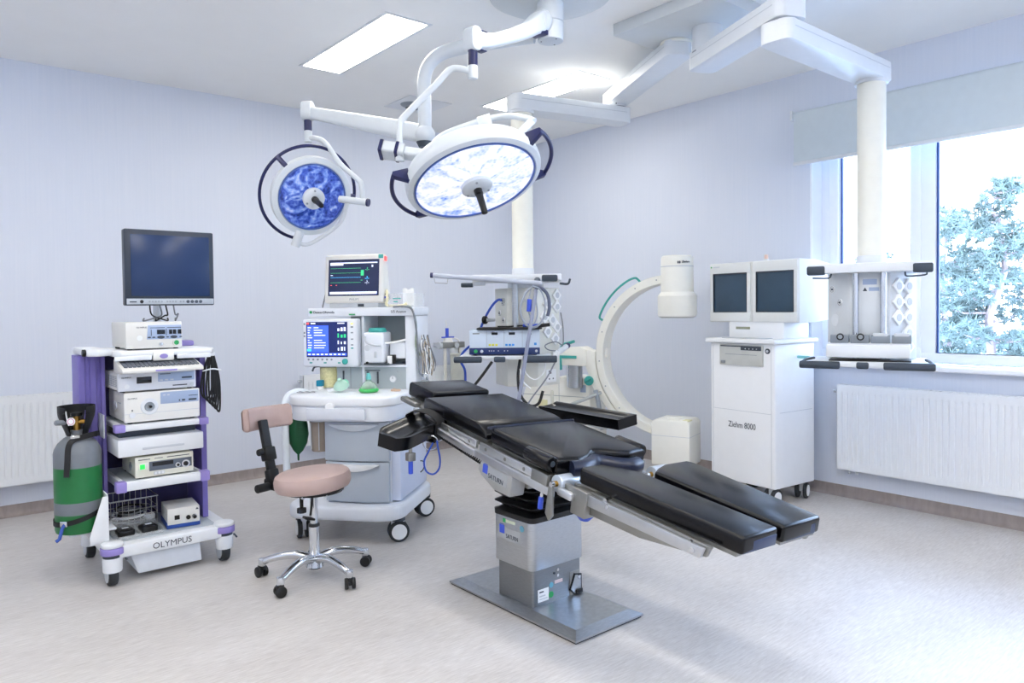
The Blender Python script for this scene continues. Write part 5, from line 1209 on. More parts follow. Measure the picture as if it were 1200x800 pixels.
# drop tube from the sleeve to the yoke joint
b = MB(); b.tube([V3(*p) for p in ((-2.905, -3.008, 2.452), (-2.95, -2.972, 2.472), (-2.995, -2.936, 2.468), (-3.05, -2.892, 2.395), (-3.165, -2.80, 2.25), (-3.184, -2.786, 2.20), (-3.186, -2.785, 2.06))], .0155, LAMPW, seg=14, smooth=6); b.obj('drop_tube', t)
nB = Vector((-.034, -.453, -.891)); mB = Vector((.734, -.615, .285)); cB = Vector((-2.948, -3.057, 1.94))
bx = (Vector((-3.06, -2.885, 2.04)) - Vector((-3.26, -2.70, 2.085))).normalized(); bo = Vector((-3.185, -2.775, 2.083))
FB = frameM(V3(*bo), bx, nB)
b = MB(); b.prism(rrect(-.03, -.042, .03, .042, .01), -.075, .03, LAMPW, axis='x', bev=.005, M=FB); b.prism(rrect(-.022, -.03, .022, .03, .01), .03, .16, LAMPW, axis='x', bev=.004, M=FB); b.cyl(V3(-3.186, -2.785, 2.04), V3(-3.186, -2.785, 2.12), .021, LAMPW, seg=20); b.obj('yoke_joint', t)
b = MB()
for x in (-.082, -.005): b.prism(rrect(-.034, -.047, .034, .047, .012), x - .008, x + .008, NAVY, axis='x', bev=.003, M=FB)
b.obj('joint_cap', t)
b = MB(); b.tube([V3(*p) for p in ((-3.06, -2.84, 2.10), (-2.967, -2.838, 2.183), (-2.86, -2.905, 2.235), (-2.78, -3.0, 2.262), (-2.735, -3.081, 2.261), (-2.70, -3.165, 2.235), (-2.692, -3.195, 2.22))], .016, LAMPW, seg=14, smooth=6); b.obj('yoke_tube', t)
b = MB(); b.box((-.02, -.012, -.012), (.018, .012, .14), LAMPW, .006, M=aimM(V3(-2.775, -3.125, 2.125), Vector((.095, -.08, .12)), mB)); b.obj('yoke_bracket', t)
MBm = aimM(V3(*cB), -nB, mB)
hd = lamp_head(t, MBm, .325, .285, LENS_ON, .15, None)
def ringbar(root_head, r, a0, a1, z, m, rad, brackets, R):
    b = MB(); n = 26
    b.tube([(r * math.cos(math.radians(a0 + (a1 - a0) * k / n)), -r * math.sin(math.radians(a0 + (a1 - a0) * k / n)), z) for k in range(n + 1)], rad, m, seg=10)
    for a in brackets:
        ca, sa = math.cos(math.radians(a)), -math.sin(math.radians(a))
        b.prism([(R * .97, .06), (R * .97, -.01), (r + .006, z - .012), (r + .006, z + .012)], -.014, .014, m, axis='y', bev=.003, M=Matrix(((ca, -sa, 0, 0), (sa, ca, 0, 0), (0, 0, 1, 0), (0, 0, 0, 1))))
    b.obj('grip_ring', root_head)
ringbar(hd, .385, 150, 215, .03, NAVY, .010, (152, 213), .325); ringbar(hd, .385, 28, -32, .03, NAVY, .010, (26, -30), .325)
b = MB(); b.box((.09, -.305, .075), (.15, -.25, .082), LABELW, .001, M=Matrix.Rotation(-.35, 4, 'X') @ Matrix.Translation((0, .03, -.02))); b.obj('type_label', hd)

# ---- small lamp
PS = Vector((-3.129, -1.655, 0))
t = thing('surgical_lamp', 'smaller blue-lensed surgical lamp hanging before the back wall, above the machine', 'surgical lamp', (PS.x, PS.y, 2.0), 0, 'surgical lamps on the twin ceiling arms')
def V4(x, y, z): return Vector((x, y, z)) - Vector((PS.x, PS.y, 2.0))
b = MB(); b.tube([V4(*p) for p in ((SPX - .05, SPY + .077, 2.79), (-2.50, -2.665, 2.785), (-2.60, -2.51, 2.778), (-2.675, -2.395, 2.755), (-2.715, -2.334, 2.70), (-2.73, -2.31, 2.62), (-2.73, -2.31, 2.50), (-2.73, -2.31, 2.28))], .038, LAMPW, seg=20, smooth=6); b.obj('suspension_tube', t)
b = MB(); b.ball(V4(-2.73, -2.31, 2.315), .058, LAMPW, sc=(1, 1, 1)); b.cyl(V4(-2.73, -2.31, 2.245), V4(-2.73, -2.31, 2.275), .035, DGREY, r1=.05, seg=20); b.obj('elbow_joint', t)
b = MB(); A = Vector((-2.73, -2.31, 2.32)); B2 = Vector((-3.129, -1.655, 2.515)); dA = (B2 - A).normalized()
FA = frameM(V4(*A), dA, Vector((0, 0, 1)).cross(dA)); LA = (B2 - A).length
for x0, x1, h0, h1 in ((.03, .16, .05, .05), (.155, .60, .052, .040), (.595, LA - .02, .040, .036)):
    tb = bmesh.new(); r1 = [tb.verts.new((x0, u, v)) for u, v in rrect(-h0 * .8, -h0, h0 * .8, h0, .025, 4)]; r2 = [tb.verts.new((x1, u, v)) for u, v in rrect(-h1 * .8, -h1, h1 * .8, h1, .022, 4)]
    n = len(r1)
    for k in range(n): tb.faces.new((r1[k], r1[(k + 1) % n], r2[(k + 1) % n], r2[k]))
    tb.faces.new(r1); tb.faces.new(r2); b._merge(tb, LAMPW, FA)
b.obj('spring_arm', t, ang=40)
b = MB(); b.prism(rrect(-.045, -.055, .045, .06, .04), -.032, .032, LAMPW, axis='y', bev=.008, M=Matrix.Translation(V4(PS.x, PS.y, 2.52)) @ Matrix.Rotation(.75, 4, 'Z')); b.obj('pivot_knuckle', t)
b = MB(); b.cyl(V4(PS.x, PS.y, 2.405), V4(PS.x, PS.y, 2.468), .0235, NAVY, seg=22); b.obj('pivot_band', t)['label'] = 'navy blue pivot band'
b = MB(); b.cyl(V4(PS.x, PS.y, 2.338), V4(PS.x, PS.y, 2.405), .024, LAMPW, seg=22, bev=.003); b.obj('pivot_sleeve', t)
b = MB(); b.tube([V4(*p) for p in ((-3.125, -1.665, 2.36), (-3.10, -1.715, 2.352), (-3.07, -1.77, 2.315), (-3.02, -1.85, 2.19), (-2.955, -1.935, 2.095), (-2.942, -1.953, 2.06), (-2.938, -1.958, 1.965))], .0155, LAMPW, seg=12, smooth=6); b.obj('yoke_tube', t)
b = MB(); b.cyl(V4(-3.03, -1.85, 1.985), V4(-2.925, -1.985, 1.958), .02, LAMPW, seg=18); b.cyl(V4(-2.925, -1.985, 1.958), V4(-2.917, -1.995, 1.956), .023, NAVY, seg=18); b.obj('yoke_joint', t)
b = MB(); b.cyl(V4(-3.21, -1.70, 1.80), V4(-3.235, -1.68, 1.71), .026, LGREY, seg=18); b.tube([V4(*p) for p in ((-3.225, -1.685, 1.735), (-3.18, -1.70, 1.722), (-3.13, -1.735, 1.745), (-3.04, -1.80, 1.82), (-3.008, -1.85, 1.88), (-3.0, -1.88, 1.96))], .012, LGREY, seg=10, smooth=6); b.obj('lower_yoke', t)
nS = Vector((-.10, -.90, -.40)).normalized(); rS = Vector((.906, -.422, .028)); cS = Vector((-3.145, -1.72, 2.006))
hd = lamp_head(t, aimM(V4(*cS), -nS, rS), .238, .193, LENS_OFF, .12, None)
ringbar(hd, .285, -12, 128, .06, NAVY, .0095, (126, -8), .238)
ringbar(hd, .285, 126, 255, .06, NAVY, .0095, (253,), .238)
# ================================================================== ceiling pendants
PW = mat('pendant_white', '#dbdfe3', .4, var=.012)
t = thing('pendant_mount', 'square white ceiling plate that carries the two jointed pendant arms', 'pendant mount', (-1.5, -3.2, H))
b = MB(); b.box((-.256, -.355, -.07), (.26, .35, 0), mat('mount_grey_white', '#cfd4d6', .5, var=.01), .004); b.obj('mount_plate', t)
b = MB(); b.cyl((.13, .19, -.085), (.13, .19, -.07), .095, CREAM, seg=36); b.cyl((.08, -.07, -.205), (.08, -.07, -.07), .085, PW, seg=36); b.cyl((.08, -.07, -.212), (.08, -.07, -.205), .088, MGREY, seg=36); b.obj('mount_bearing', t)

def arm_beam(b, A, B_, w, z0, z1, ov):
    A = Vector((*A, 0)); B_ = Vector((*B_, 0)); d = (B_ - A); L = d.length; X = d.normalized(); M = frameM(A, X, Vector((-X.y, X.x, 0)))
    b.prism(rrect(-ov, -w / 2, L + ov, w / 2, .045, 5), z0, z1, PW, axis='z', bev=.004, M=M)
    b.box((-ov + .05, -w / 2 - .0012, z0 + (z1 - z0) * .62), (L + ov - .05, -w / 2 + .001, z0 + (z1 - z0) * .66), LGREY, M=M)
    b.box((-ov + .05, w / 2 - .001, z0 + (z1 - z0) * .62), (L + ov - .05, w / 2 + .0012, z0 + (z1 - z0) * .66), LGREY, M=M)

def pendant(label, mount, joint, col, zu, zl, colz, rot, shelf_dx, kind):
    t = thing('pendant_rack', label, 'pendant', (col[0], col[1], 1.0), 0, 'jointed ceiling pendants')
    T = Matrix.Translation((-col[0], -col[1], -1.0))
    def ob(b, name, parent=None): 
        o = b.obj(name, parent or t); o.data.transform(T); return o
    b = MB(); arm_beam(b, mount, joint, .17, zu[0], zu[1], .085); ob(b, 'upper_arm')
    b = MB(); arm_beam(b, joint, col, .17, zl[0], zl[1], .09); ob(b, 'lower_arm')
    b = MB(); b.cyl((*joint, zl[1]), (*joint, zu[0] + .002), .072, PW, seg=32); b.cyl((*joint, zl[1]), (*joint, zl[1] + .006), .076, DGREY, seg=32); b.box((joint[0] - .06, joint[1] - .056, zl[1] + .016), (joint[0] - .055, joint[1] - .05, zl[1] + .03), DGREY); ob(b, 'arm_bearing')
    b = MB(); b.cyl((*col, colz), (*col, zl[0] - .012), .0745, CREAM, seg=40); b.cyl((*col, zl[0] - .016), (*col, zl[0]), .088, PW, seg=40); b.cyl((*col, colz), (*col, colz + .05), .078, PW, seg=40, bev=.004); ob(b, 'column')
    # head, in local frame
    Lm = Matrix.Translation((0, 0, -1.0)) @ Matrix.Rotation(math.radians(rot), 4, 'Z')
    return t, Lm

def socket_row(t, Lm, pts, X, Y, name):
    for p in pts:
        b = MB(); M = frameM(p, X, Y)
        b.box((-.033, -.033, .0), (.033, .033, .016), LABELW, .004, M=M @ Matrix.Rotation(PI / 4, 4, 'Z')); b.cyl(tuple(M @ Vector((0, 0, .014))), tuple(M @ Vector((0, 0, .018))), .02, LGREY, seg=16)
        o = b.obj(name, t, M=Lm)
def outlets(t, Lm, pts, X, Y):
    for p in pts:
        b = MB(); M = frameM(p, X, Y); b.lathe([(.019, .0), (.019, .005), (.012, .007), (.012, .004), (0, .004)], LABELW, seg=20, M=M); b.lathe([(.0125, .0062), (.0165, .0068), (.0165, .006)], INK, seg=20, M=M, cap=False); b.cyl(tuple(M @ Vector((0, 0, .003))), tuple(M @ Vector((0, 0, .009))), .006, DGREY, seg=12)
        b.obj('gas_outlet', t, M=Lm)
def grip_bar(b, x0, x1, y, z, r=.019):
    b.cyl((x0, y, z), (x1, y, z), r, GRIP, seg=16, bev=.008)

# ---------------------------------------------------------------- right-hand pendant at the window
t, Lm = pendant('empty pendant rack on a thick white column in front of the window', (-1.42, -3.27), (-1.71, -3.91), (-.777, -3.912), (2.70, 2.80), (2.59, 2.69), 1.558, -68, 0, 'b')
b = MB(); b.box((-.23, -.26, 1.505), (.23, .16, 1.556), PW, .006); b.box((-.31, -.285, 1.505), (.30, -.245, 1.556), PW, .005); top = b.obj('top_shelf', t, M=Lm)
b = MB(); b.box((-.312, -.292, 1.496), (-.218, -.24, 1.546), GRIP, .01); b.box((.205, -.292, 1.496), (.30, -.24, 1.546), GRIP, .01); b.obj('bumper', t, M=Lm)
b = MB(); b.tube([(-.28, -.29, 1.48), (-.2, -.285, 1.478), (-.19, -.25, 1.5)], .0045, DGREY, seg=7, smooth=3); b.tube([(.27, -.30, 1.492), (.26, -.29, 1.482), (.18, -.285, 1.478), (.17, -.25, 1.5)], .0045, DGREY, seg=7, smooth=3); b.obj('hook', t, M=Lm)
HG = mat('pendant_head_grey', '#d3d8dc', .4, .1, var=.02)
b = MB(); b.prism([(-.225, -.04), (-.10, -.20), (.10, -.20), (.225, -.04), (.225, .12), (-.225, .12)], 1.03, 1.505, HG, axis='z', bev=.004); hd = b.obj('service_head', t, M=Lm)
for x in (-.068, .066):
    b = MB(); b.cyl((x, -.232, 1.04), (x, -.232, 1.506), .0165, CHROME, seg=20); b.obj('steel_pole', t, M=Lm)
Xl = Vector((.125, -.16, 0)).normalized(); Xr = Vector((.125, .16, 0)).normalized()
def onL(u, z): return Vector((-.225, -.04, z)) + Xl * u
def onR(u, z): return Vector((.10, -.20, z)) + Xr * u
outlets(t, Lm, [onL(.05, 1.42), onL(.12, 1.345)], Xl, (0, 0, 1))
b = MB(); M = frameM(onL(.07, 1.245), Xl, (0, 0, 1)); b.lathe([(.034, 0), (.034, .002), (0, .002)], PW, seg=24, M=M); b.obj('blank_cover', t, M=Lm)
socket_row(t, Lm, [onR(.05, 1.43), onR(.13, 1.43), onR(.05, 1.345), onR(.13, 1.345), onR(.05, 1.26), onR(.13, 1.26), onR(.13, 1.175), onR(.13, 1.1)], Xr, (0, 0, 1), 'power_socket')
b = MB(); b.box((-.035, -.2015, 1.44), (.035, -.1995, 1.47), PANELBLUE); b.prism([(-.035, 1.405), (-.012, 1.405), (-.0235, 1.425)], -.2015, -.1995, INK, axis='y'); b.box((-.005, -.2015, 1.405), (.045, -.1995, 1.425), PANELBLUE); b.obj('printed_label', hd)
b = MB(); b.box((-.213, -.30, 1.046), (.196, -.215, 1.115), PW, .006); b.box((-.205, -.292, 1.113), (.19, -.22, 1.128), PW, .004); blk = b.obj('drawer_block', t, M=Lm)
for k in range(4):
    x = -.145 + .1 * k
    b = MB(); b.box((x - .046, -.296, 1.124), (x + .046, -.225, 1.168), mat('grey_holder', '#7f878f', .35), .003); h = b.obj('device_holder', t, M=Lm)
    b = MB()
    if k < 2: b.cyl((x + .004, -.30, 1.158), (x + .004, -.285, 1.158), .019, BLACK, seg=18); b.cyl((x + .004, -.302, 1.158), (x + .004, -.30, 1.158), .012, MGREY, seg=14)
    else: b.box((x - .036, -.297, 1.160), (x + .036, -.26, 1.178), LGREY, .004)
    b.obj('holder_knob', h)
b = MB(); b.box((-.30, -.31, .995), (.28, .12, 1.025), PW, .006); b.box((-.2, -.29, 1.025), (.2, -.1, 1.033), BLACK, .002); sh = b.obj('lower_shelf', t, M=Lm)
b = MB(); grip_bar(b, -.345, -.14, -.335, 1.006, .0205); grip_bar(b, -.06, -.0, -.325, 1.006, .018); grip_bar(b, .07, .31, -.335, 1.006, .0205)
b.obj('shelf_grip', t, M=Lm)
b = MB(); b.tube([(-.335, -.33, 1.015), (-.318, -.25, 1.03), (-.29, -.14, 1.03)], .008, DGREY, seg=8, smooth=3); b.tube([(.30, -.33, 1.015), (.285, -.25, 1.03), (.27, -.14, 1.03)], .008, DGREY, seg=8, smooth=3); b.obj('side_rail', t, M=Lm)

# ---------------------------------------------------------------- far pendant with the electrosurgical unit
t, Lm = pendant('loaded pendant rack with hoses and cables on a column before the room corner', (-1.37, -3.0), (-.883, -2.082), (-1.66, -1.90), (2.835, 2.925), (2.70, 2.81), 1.56, -42, -.12, 'a')
b = MB(); b.box((-.33, -.30, 1.515), (.26, .14, 1.558), PW, .006); b.obj('top_shelf', t, M=Lm)
b = MB(); b.box((.13, -.312, 1.508), (.235, -.262, 1.552), GRIP, .01); b.box((-.415, -.225, 1.478), (-.335, -.18, 1.507), GRIP, .006); b.box((-.34, -.215, 1.488), (-.25, -.185, 1.516), PW, .003); b.obj('bumper', t, M=Lm)
b = MB(); b.tube([(.255, -.1, 1.50), (.31, -.08, 1.497), (.325, -.06, 1.53)], .008, DGREY, seg=8, smooth=3); b.obj('hook', t, M=Lm)
b = MB(); b.tube([(-.585, -.36, 1.555), (-.2, -.36, 1.525), (.13, -.37, 1.49)], [.016, .017, .018], mat('pale_arm_tube', '#b9bfcc', .4), seg=14); b.cyl((-.60, -.36, 1.556), (-.582, -.36, 1.555), .018, NAVY, seg=14); b.tube([(-.575, -.36, 1.535), (-.57, -.36, 1.505), (-.49, -.36, 1.50), (-.485, -.36, 1.53)], .003, WIRE, seg=6); b.cyl((.10, -.37, 1.47), (.10, -.30, 1.52), .02, DGREY, seg=14); b.obj('swing_arm', t, M=Lm)
b = MB(); b.prism([(-.20, .02), (-.11, -.17), (.10, -.19), (.25, -.02), (.25, .14), (-.20, .14)], .80, 1.47, mat('pendant_head_cream', '#dcddd6', .4, var=.02), axis='z', bev=.004); b.box((-.1, -.19, 1.515), (.14, .1, 1.47), HG, .003); hd = b.obj('service_head', t, M=Lm)
b = MB(); b.cyl((-.05, -.22, 1.03), (-.05, -.22, 1.52), .02, STEEL, seg=18); b.obj('steel_pole', t, M=Lm)
text('AT', .04, (.0, -.186, 1.37), (1, -.1, 0), (0, 0, 1), LGREY, t).matrix_local = Lm
Xl = Vector((.09, -.19, 0)).normalized(); Xr = Vector((.15, .17, 0)).normalized()
def onL(u, z): return Vector((-.20, .02, z)) + Xl * u
def onR(u, z): return Vector((.10, -.19, z)) + Xr * u
outlets(t, Lm, [onL(.15, 1.37), onL(.09, 1.30), onL(.16, 1.25)], Xl, (0, 0, 1))
socket_row(t, Lm, [onR(.19, 1.42), onR(.09, 1.36), onR(.19, 1.34), onR(.06, 1.27), onR(.14, 1.25), onR(.19, 1.2), onR(.09, 1.17), onR(.17, 1.12)], Xr, (0, 0, 1), 'power_socket')
b = MB(); M = frameM(onR(.13, .86), Xr, (0, 0, 1)); b.box((-.05, -.04, 0), (.05, .05, .008), LABELW, .003, M=M); b.box((-.03, .02, .008), (-.005, .042, .010), mat('dark_red_inlay', '#5a2f3a', .5), M=M); b.box((-.03, -.02, .008), (-.02, -.01, .0095), INK, M=M); b.box((.01, -.02, .008), (.02, -.01, .0095), INK, M=M); b.obj('switch_plate', t, M=Lm)
b = MB(); b.box((-.42, -.33, .995), (.19, .1, 1.022), PW, .006); b.obj('lower_shelf', t, M=Lm)
b = MB(); grip_bar(b, -.455, -.27, -.345, .997, .021); grip_bar(b, -.19, -.115, -.34, .997, .019); grip_bar(b, .0, .225, -.345, .997, .0235)
b.obj('shelf_grip', t, M=Lm)
b = MB(); b.box((.2, -.33, 1.01), (.225, .0, 1.035), PW, .004, M=Matrix.Rotation(-.0, 4, 'Z')); b.tube([(.225, -.30, 1.03), (.26, -.1, 1.04), (.30, .02, 1.06)], .02, PW, seg=10); b.cyl((.297, .01, 1.06), (.31, .035, 1.067), .021, NAVY, seg=12); b.obj('side_rail', t, M=Lm)
b = MB(); b.cyl((-.19, -.25, 1.2), (-.19, -.25, 1.235), .0, BLACK, r1=.0) if False else b.cyl((-.27, -.16, 1.255), (-.25, -.17, 1.255), .028, BLACK, seg=20, bev=.004); b.cyl((-.25, -.17, 1.255), (-.2, -.1, 1.255), .012, LGREY, seg=12); b.obj('wall_knob', t, M=Lm)

# hoses and cables at this pendant (placed in the same local frame)
Wm = Matrix.Translation((-1.66, -1.90, 0)) @ Matrix.Rotation(math.radians(-42), 4, 'Z')
def hang(name, label, cat, tubes, parts=(), group=None):
    o = Wm @ Vector(tubes[0][0][0]); t = thing(name, label, cat, o, 0, group)
    for pts, r, m, pn in tubes:
        b = MB(); b.tube([Wm @ Vector(p) - o for p in pts], r, m, seg=9, smooth=6); b.obj(pn, t)
    for fn, pn in parts:
        b = MB(); fn(b, lambda x, y, z: Wm @ Vector((x, y, z)) - o); b.obj(pn, t)
    return t
hang('gas_hose', 'blue gas hose curving from the upper outlet down past the rack shelf', 'hose', [([(-.14, -.135, 1.385), (-.17, -.16, 1.39), (-.215, -.16, 1.345), (-.265, -.15, 1.26), (-.30, -.14, 1.18), (-.345, -.12, 1.10), (-.42, -.10, 1.03), (-.435, -.12, .975), (-.40, -.17, .91), (-.40, -.2, .80), (-.43, -.22, .72), (-.53, -.34, .69), (-.622, -.478, .75)], .0085, BLUEHOSE, 'hose')], [(lambda b, f: (b.cyl(f(-.12, -.128, 1.385), f(-.15, -.145, 1.387), .018, CHROME, seg=14)), 'coupling')])
hang('cable_hoop', 'coil of grey cable hanging over the pole of the loaded rack', 'cable', [([(.07, -.4, 1.475), (.12, -.41, 1.45), (.15, -.40, 1.36), (.13, -.40, 1.25), (.07, -.40, 1.205), (.01, -.4, 1.25), (-.01, -.40, 1.34), (.02, -.4, 1.43), (.07, -.4, 1.47), (.02, -.405, 1.42), (-.012, -.41, 1.31), (.03, -.41, 1.22), (.10, -.41, 1.22), (.15, -.40, 1.28)], .0055, mat('pale_cable', '#a2a9b4', .45), 'cable'), ([(.07, -.39, 1.475), (.12, -.4, 1.465), (.165, -.40, 1.42), (.178, -.40, 1.34), (.165, -.4, 1.28)], .011, mat('slate_cable', '#545b70', .5), 'thick_cable'), ([(.06, -.4, 1.46), (.04, -.41, 1.34), (.07, -.42, 1.23), (.10, -.41, 1.3), (.08, -.4, 1.45)], .0045, mat('pale_cable', '#a2a9b4', .45), 'inner_cable')], [(lambda b, f: b.cyl(f(.045, -.42, 1.31), f(.05, -.42, 1.39), .016, BLUE, seg=12, bev=.004), 'blue_plug')])
hang('suction_wand', 'long straight grey tube hanging down from the swing arm over the table', 'tube', [([(.09, -.39, 1.45), (.085, -.42, 1.40), (.038, -.46, 1.12), (-.015, -.50, .80), (-.045, -.51, .62), (-.05, -.52, .45), (-.03, -.55, .2), (.0, -.6, .03), (.08, -.66, .012), (.2, -.68, .012)], [.0125] * 30 + [.009] * 25, mat('slate_tube', '#8a8fa3', .4), 'tube')])
hang('black_hose', 'black hose slanting from the shelf grip down behind the head pad', 'hose', [([(-.2, -.37, .985), (-.27, -.38, .89), (-.36, -.39, .78), (-.42, -.39, .71), (-.52, -.42, .685), (-.622, -.483, .71)], .0095, BCABLE, 'hose')], [(lambda b, f: b.cyl(f(-.345, -.388, .80), f(-.36, -.39, .78), .0125, LABELW, seg=12), 'white_band')])
hang('black_cable_loop', 'black cable loop hanging below the loaded rack shelf', 'cable', [([(-.02, -.25, .995), (-.035, -.27, .88), (-.02, -.3, .76), (.04, -.32, .69), (.1, -.3, .70), (.13, -.28, .78)], .010, BCABLE, 'cable')])
hang('grey_cable_run', 'thin grey cable slanting down from the loaded rack shelf to the floor', 'cable', [([(.21, -.37, .975), (.15, -.39, .87), (.05, -.42, .74), (-.03, -.44, .60), (-.06, -.46, .4), (-.05, -.5, .15), (-.02, -.55, .008), (.1, -.6, .007)], .005, CABLE, 'cable'), ([(.26, -.02, 1.3), (.275, -.02, 1.2), (.275, -.03, 1.08), (.25, -.08, 1.03)], .004, CABLE, 'thin_lead'), ([(.27, -.06, 1.07), (.22, -.12, 1.10), (.15, -.18, 1.08), (.17, -.2, 1.05), (.24, -.12, 1.04), (.27, -.06, 1.07)], .004, CABLE, 'small_loop')])
hang('white_lead', 'thin white cable drooping under the loaded rack shelf', 'cable', [([(-.0, -.28, .99), (.02, -.3, .90), (.08, -.32, .86), (.14, -.3, .91), (.15, -.28, .99)], .004, LABELW, 'lead'), ([(-.02, -.3, .93), (.0, -.32, .85), (.05, -.33, .8)], .004, LABELW, 'lead_end')])

# electrosurgical unit on the shelf
ESM = Wm @ Matrix.Translation((-.12, -.33, 1.0235))
t = thing('electrosurgical_unit', 'pale blue-grey electrosurgical unit with a navy strip on the rack shelf', 'medical unit', ESM.translation, -42)
ESU = mat('pale_blue_grey_casing', '#c6d3e2', .4, var=.015)
b = MB(); b.box((-.232, .0, .006), (.232, .30, .168), ESU, .006); b.obj('casing', t)
b = MB(); b.box((-.233, -.006, .006), (.233, .02, .050), mat('navy_front_strip', '#1b2f63', .35), .004); ns = b.obj('socket_strip', t)
b = MB(); b.cyl((-.19, -.006, .028), (-.19, -.01, .028), .012, GREENINK, seg=14); b.cyl((-.15, -.006, .028), (-.15, -.016, .028), .010, LGREY, seg=12)
for x in (-.1, -.085, -.07, -.04, .0, .02): b.cyl((x, -.006, .03), (x, -.009, .03), .004, LGREY, seg=8)
b.cyl((.21, -.006, .028), (.21, -.012, .028), .009, LGREY, seg=12); b.obj('socket', ns)
b = MB()
for x in (-.118, -.002, .118): b.box((x - .001, -.0012, .055), (x + .001, .001, .163), MGREY)
b.obj('panel_seam', t)
b = MB(); b.box((-.085, -.002, .135), (-.045, .001, .152), DISPLAY); b.box((.03, -.002, .135), (.07, .001, .152), DISPLAY); b.box((.165, -.002, .135), (.178, .001, .152), DISPLAY); b.obj('readout', t)
b = MB()
for k in range(3): b.box((-.105 + .022 * k, -.003, .062), (-.089 + .022 * k, .001, .076), mat('yellow_key', '#d9d44c', .4), .001); b.box((.005 + .022 * k, -.003, .062), (.021 + .022 * k, .001, .076), mat('sky_blue_key', '#3f8fd8', .4), .001)
b.box((.195, -.003, .066), (.212, .001, .082), mat('sky_blue_key', '#3f8fd8'), .001); b.obj('key', t)
b = MB(); b.box((-.21, -.0012, .14), (-.165, .001, .149), MGREY); b.obj('printed_mark', t)
b = MB()
for x in (-.2, .2):
    for y in (.03, .27): b.cyl((x, y, 0), (x, y, .008), .012, BLACK, seg=12)
b.obj('foot', t)
o = Wm @ Vector((-.07, -.30, 1.193)); t = thing('instrument_tray', 'flat black tray lying on the pale blue-grey unit', 'tray', o, -42)
b = MB(); b.prism(rrect(-.235, -.06, .2, .24, .04), 0, .012, BLACK, bev=.004); b.cyl((.17, -.045, .022), (.25, -.03, .03), .012, BLACK, seg=12, bev=.003); b.obj('tray_body', t)
o = Wm @ Vector((.05, -.24, 1.217)); t = thing('blue_hand_piece', 'blue-handled instrument with a black lead lying on the flat black tray', 'instrument', o, -42)
b = MB(); b.cyl((-.05, 0, 0), (.07, 0, 0), .011, BLUE, seg=14, bev=.003); b.obj('handle', t)
b = MB(); b.tube([(-.05, 0, .0), (-.1, .01, -.003), (-.15, 0, -.006), (-.22, .03, -.006)], .005, BCABLE, seg=7, smooth=4); b.obj('lead', t)
# ================================================================== mobile C-arm
t = thing('c_arm', 'cream mobile X-ray C-arm with a teal grab handle, beside the monitor cart', 'X-ray machine', (-.56, -2.408, 0), -72)
CX, CZ, RO, RI = -.055, .962, .607, .545
CRM = mat('c_arm_cream', '#ecebe2', .36, var=.012)
b = MB(); n = 56; tb = bmesh.new(); rings = []
for k in range(n + 1):
    a = math.radians(95 + 168 * k / n); ca, sa = math.cos(a), math.sin(a)
    sec = [(RO, -.066), (RO, .072), (RI + .004, .076), (RI, .072), (RI, -.066), (RI + .004, -.07), (RO - .004, -.07)]
    rings.append([tb.verts.new((CX + r * ca, y, CZ + r * sa)) for r, y in sec])
for A, B_ in zip(rings, rings[1:]):
    m_ = len(A)
    for k in range(m_): tb.faces.new((A[k], A[(k + 1) % m_], B_[(k + 1) % m_], B_[k]))
tb.faces.new(rings[0]); tb.faces.new(rings[-1]); b._merge(tb, CRM)
ring = b.obj('c_ring', t, ang=30)
b = MB()
for a in (100, 118, 140, 162, 185, 205, 225, 243, 257): 
    aa = math.radians(a); p = Vector((CX + .578 * math.cos(aa), -.07, CZ + .578 * math.sin(aa))); b.cyl(p, p + Vector((0, -.003, 0)), .005, MGREY, seg=10)
b.obj('ring_screw', ring)
b = MB(); b.box((CX - RI - .004, -.02, CZ - .03), (CX - RI + .016, .03, CZ + .045), CRM, .004); b.obj('ring_stop', ring)
b = MB(); b.lathe([(0, 1.712), (.105, 1.710), (.116, 1.700), (.119, 1.68), (.121, 1.44), (.132, 1.425), (.144, 1.41), (.145, 1.275), (.138, 1.258), (.12, 1.252), (0, 1.25)], CRM, seg=48, M=Matrix.Translation((-.02, 0, 0))); det = b.obj('image_intensifier', t)
b = MB(); b.lathe([(.1215, 1.625), (.1215, 1.631)], LGREY, seg=48, M=Matrix.Translation((-.02, 0, 0)), cap=False); b.lathe([(.0, 1.2495), (.12, 1.2495), (.12, 1.246), (0, 1.246)], LGREY, seg=40, M=Matrix.Translation((-.02, 0, 0))); b.obj('detector_band', det)
b = MB(); 
for dx in (0, .013): b.lathe([(0, .0015), (.008, .0015), (.008, 0)], INK, seg=16, M=frameM((.028 + dx, -.112 + .001 * dx, 1.655), (1, .35, 0), (0, 0, 1)) @ Matrix.Diagonal((.7, 1.3, 1, 1)))
b.obj('maker_mark', det)
text('Ziehm', .022, (.052, -.0985, 1.652), (1, .72, 0), (0, 0, 1), INK, det, ext=.004)
b = MB(); b.prism([(-.185, .155), (.11, .155), (.11, .47), (.085, .495), (-.16, .495), (-.185, .47)], -.125, .14, CRM, axis='y', bev=.012, seg=3); b.prism(rrect(-.09, -.06, .02, .05, .04), .49, .508, CRM, bev=.006); b.box((.05, -.1, .49), (.1, -.03, .497), mat('pale_yellow_label', '#e0dcae', .5)); tube = b.obj('x_ray_tube_housing', t)
b = MB(); b.box((-.186, -.126, .375), (.111, .141, .378), LGREY); b.obj('housing_seam', tube)
b = MB(); pts = [(-.985, 1.0), (-.93, 1.01), (-.71, 1.0)]
arc = [(CX + (RO + .012) * math.cos(math.radians(a)), CZ + (RO + .012) * math.sin(math.radians(a))) for a in range(178, 238, 6)]
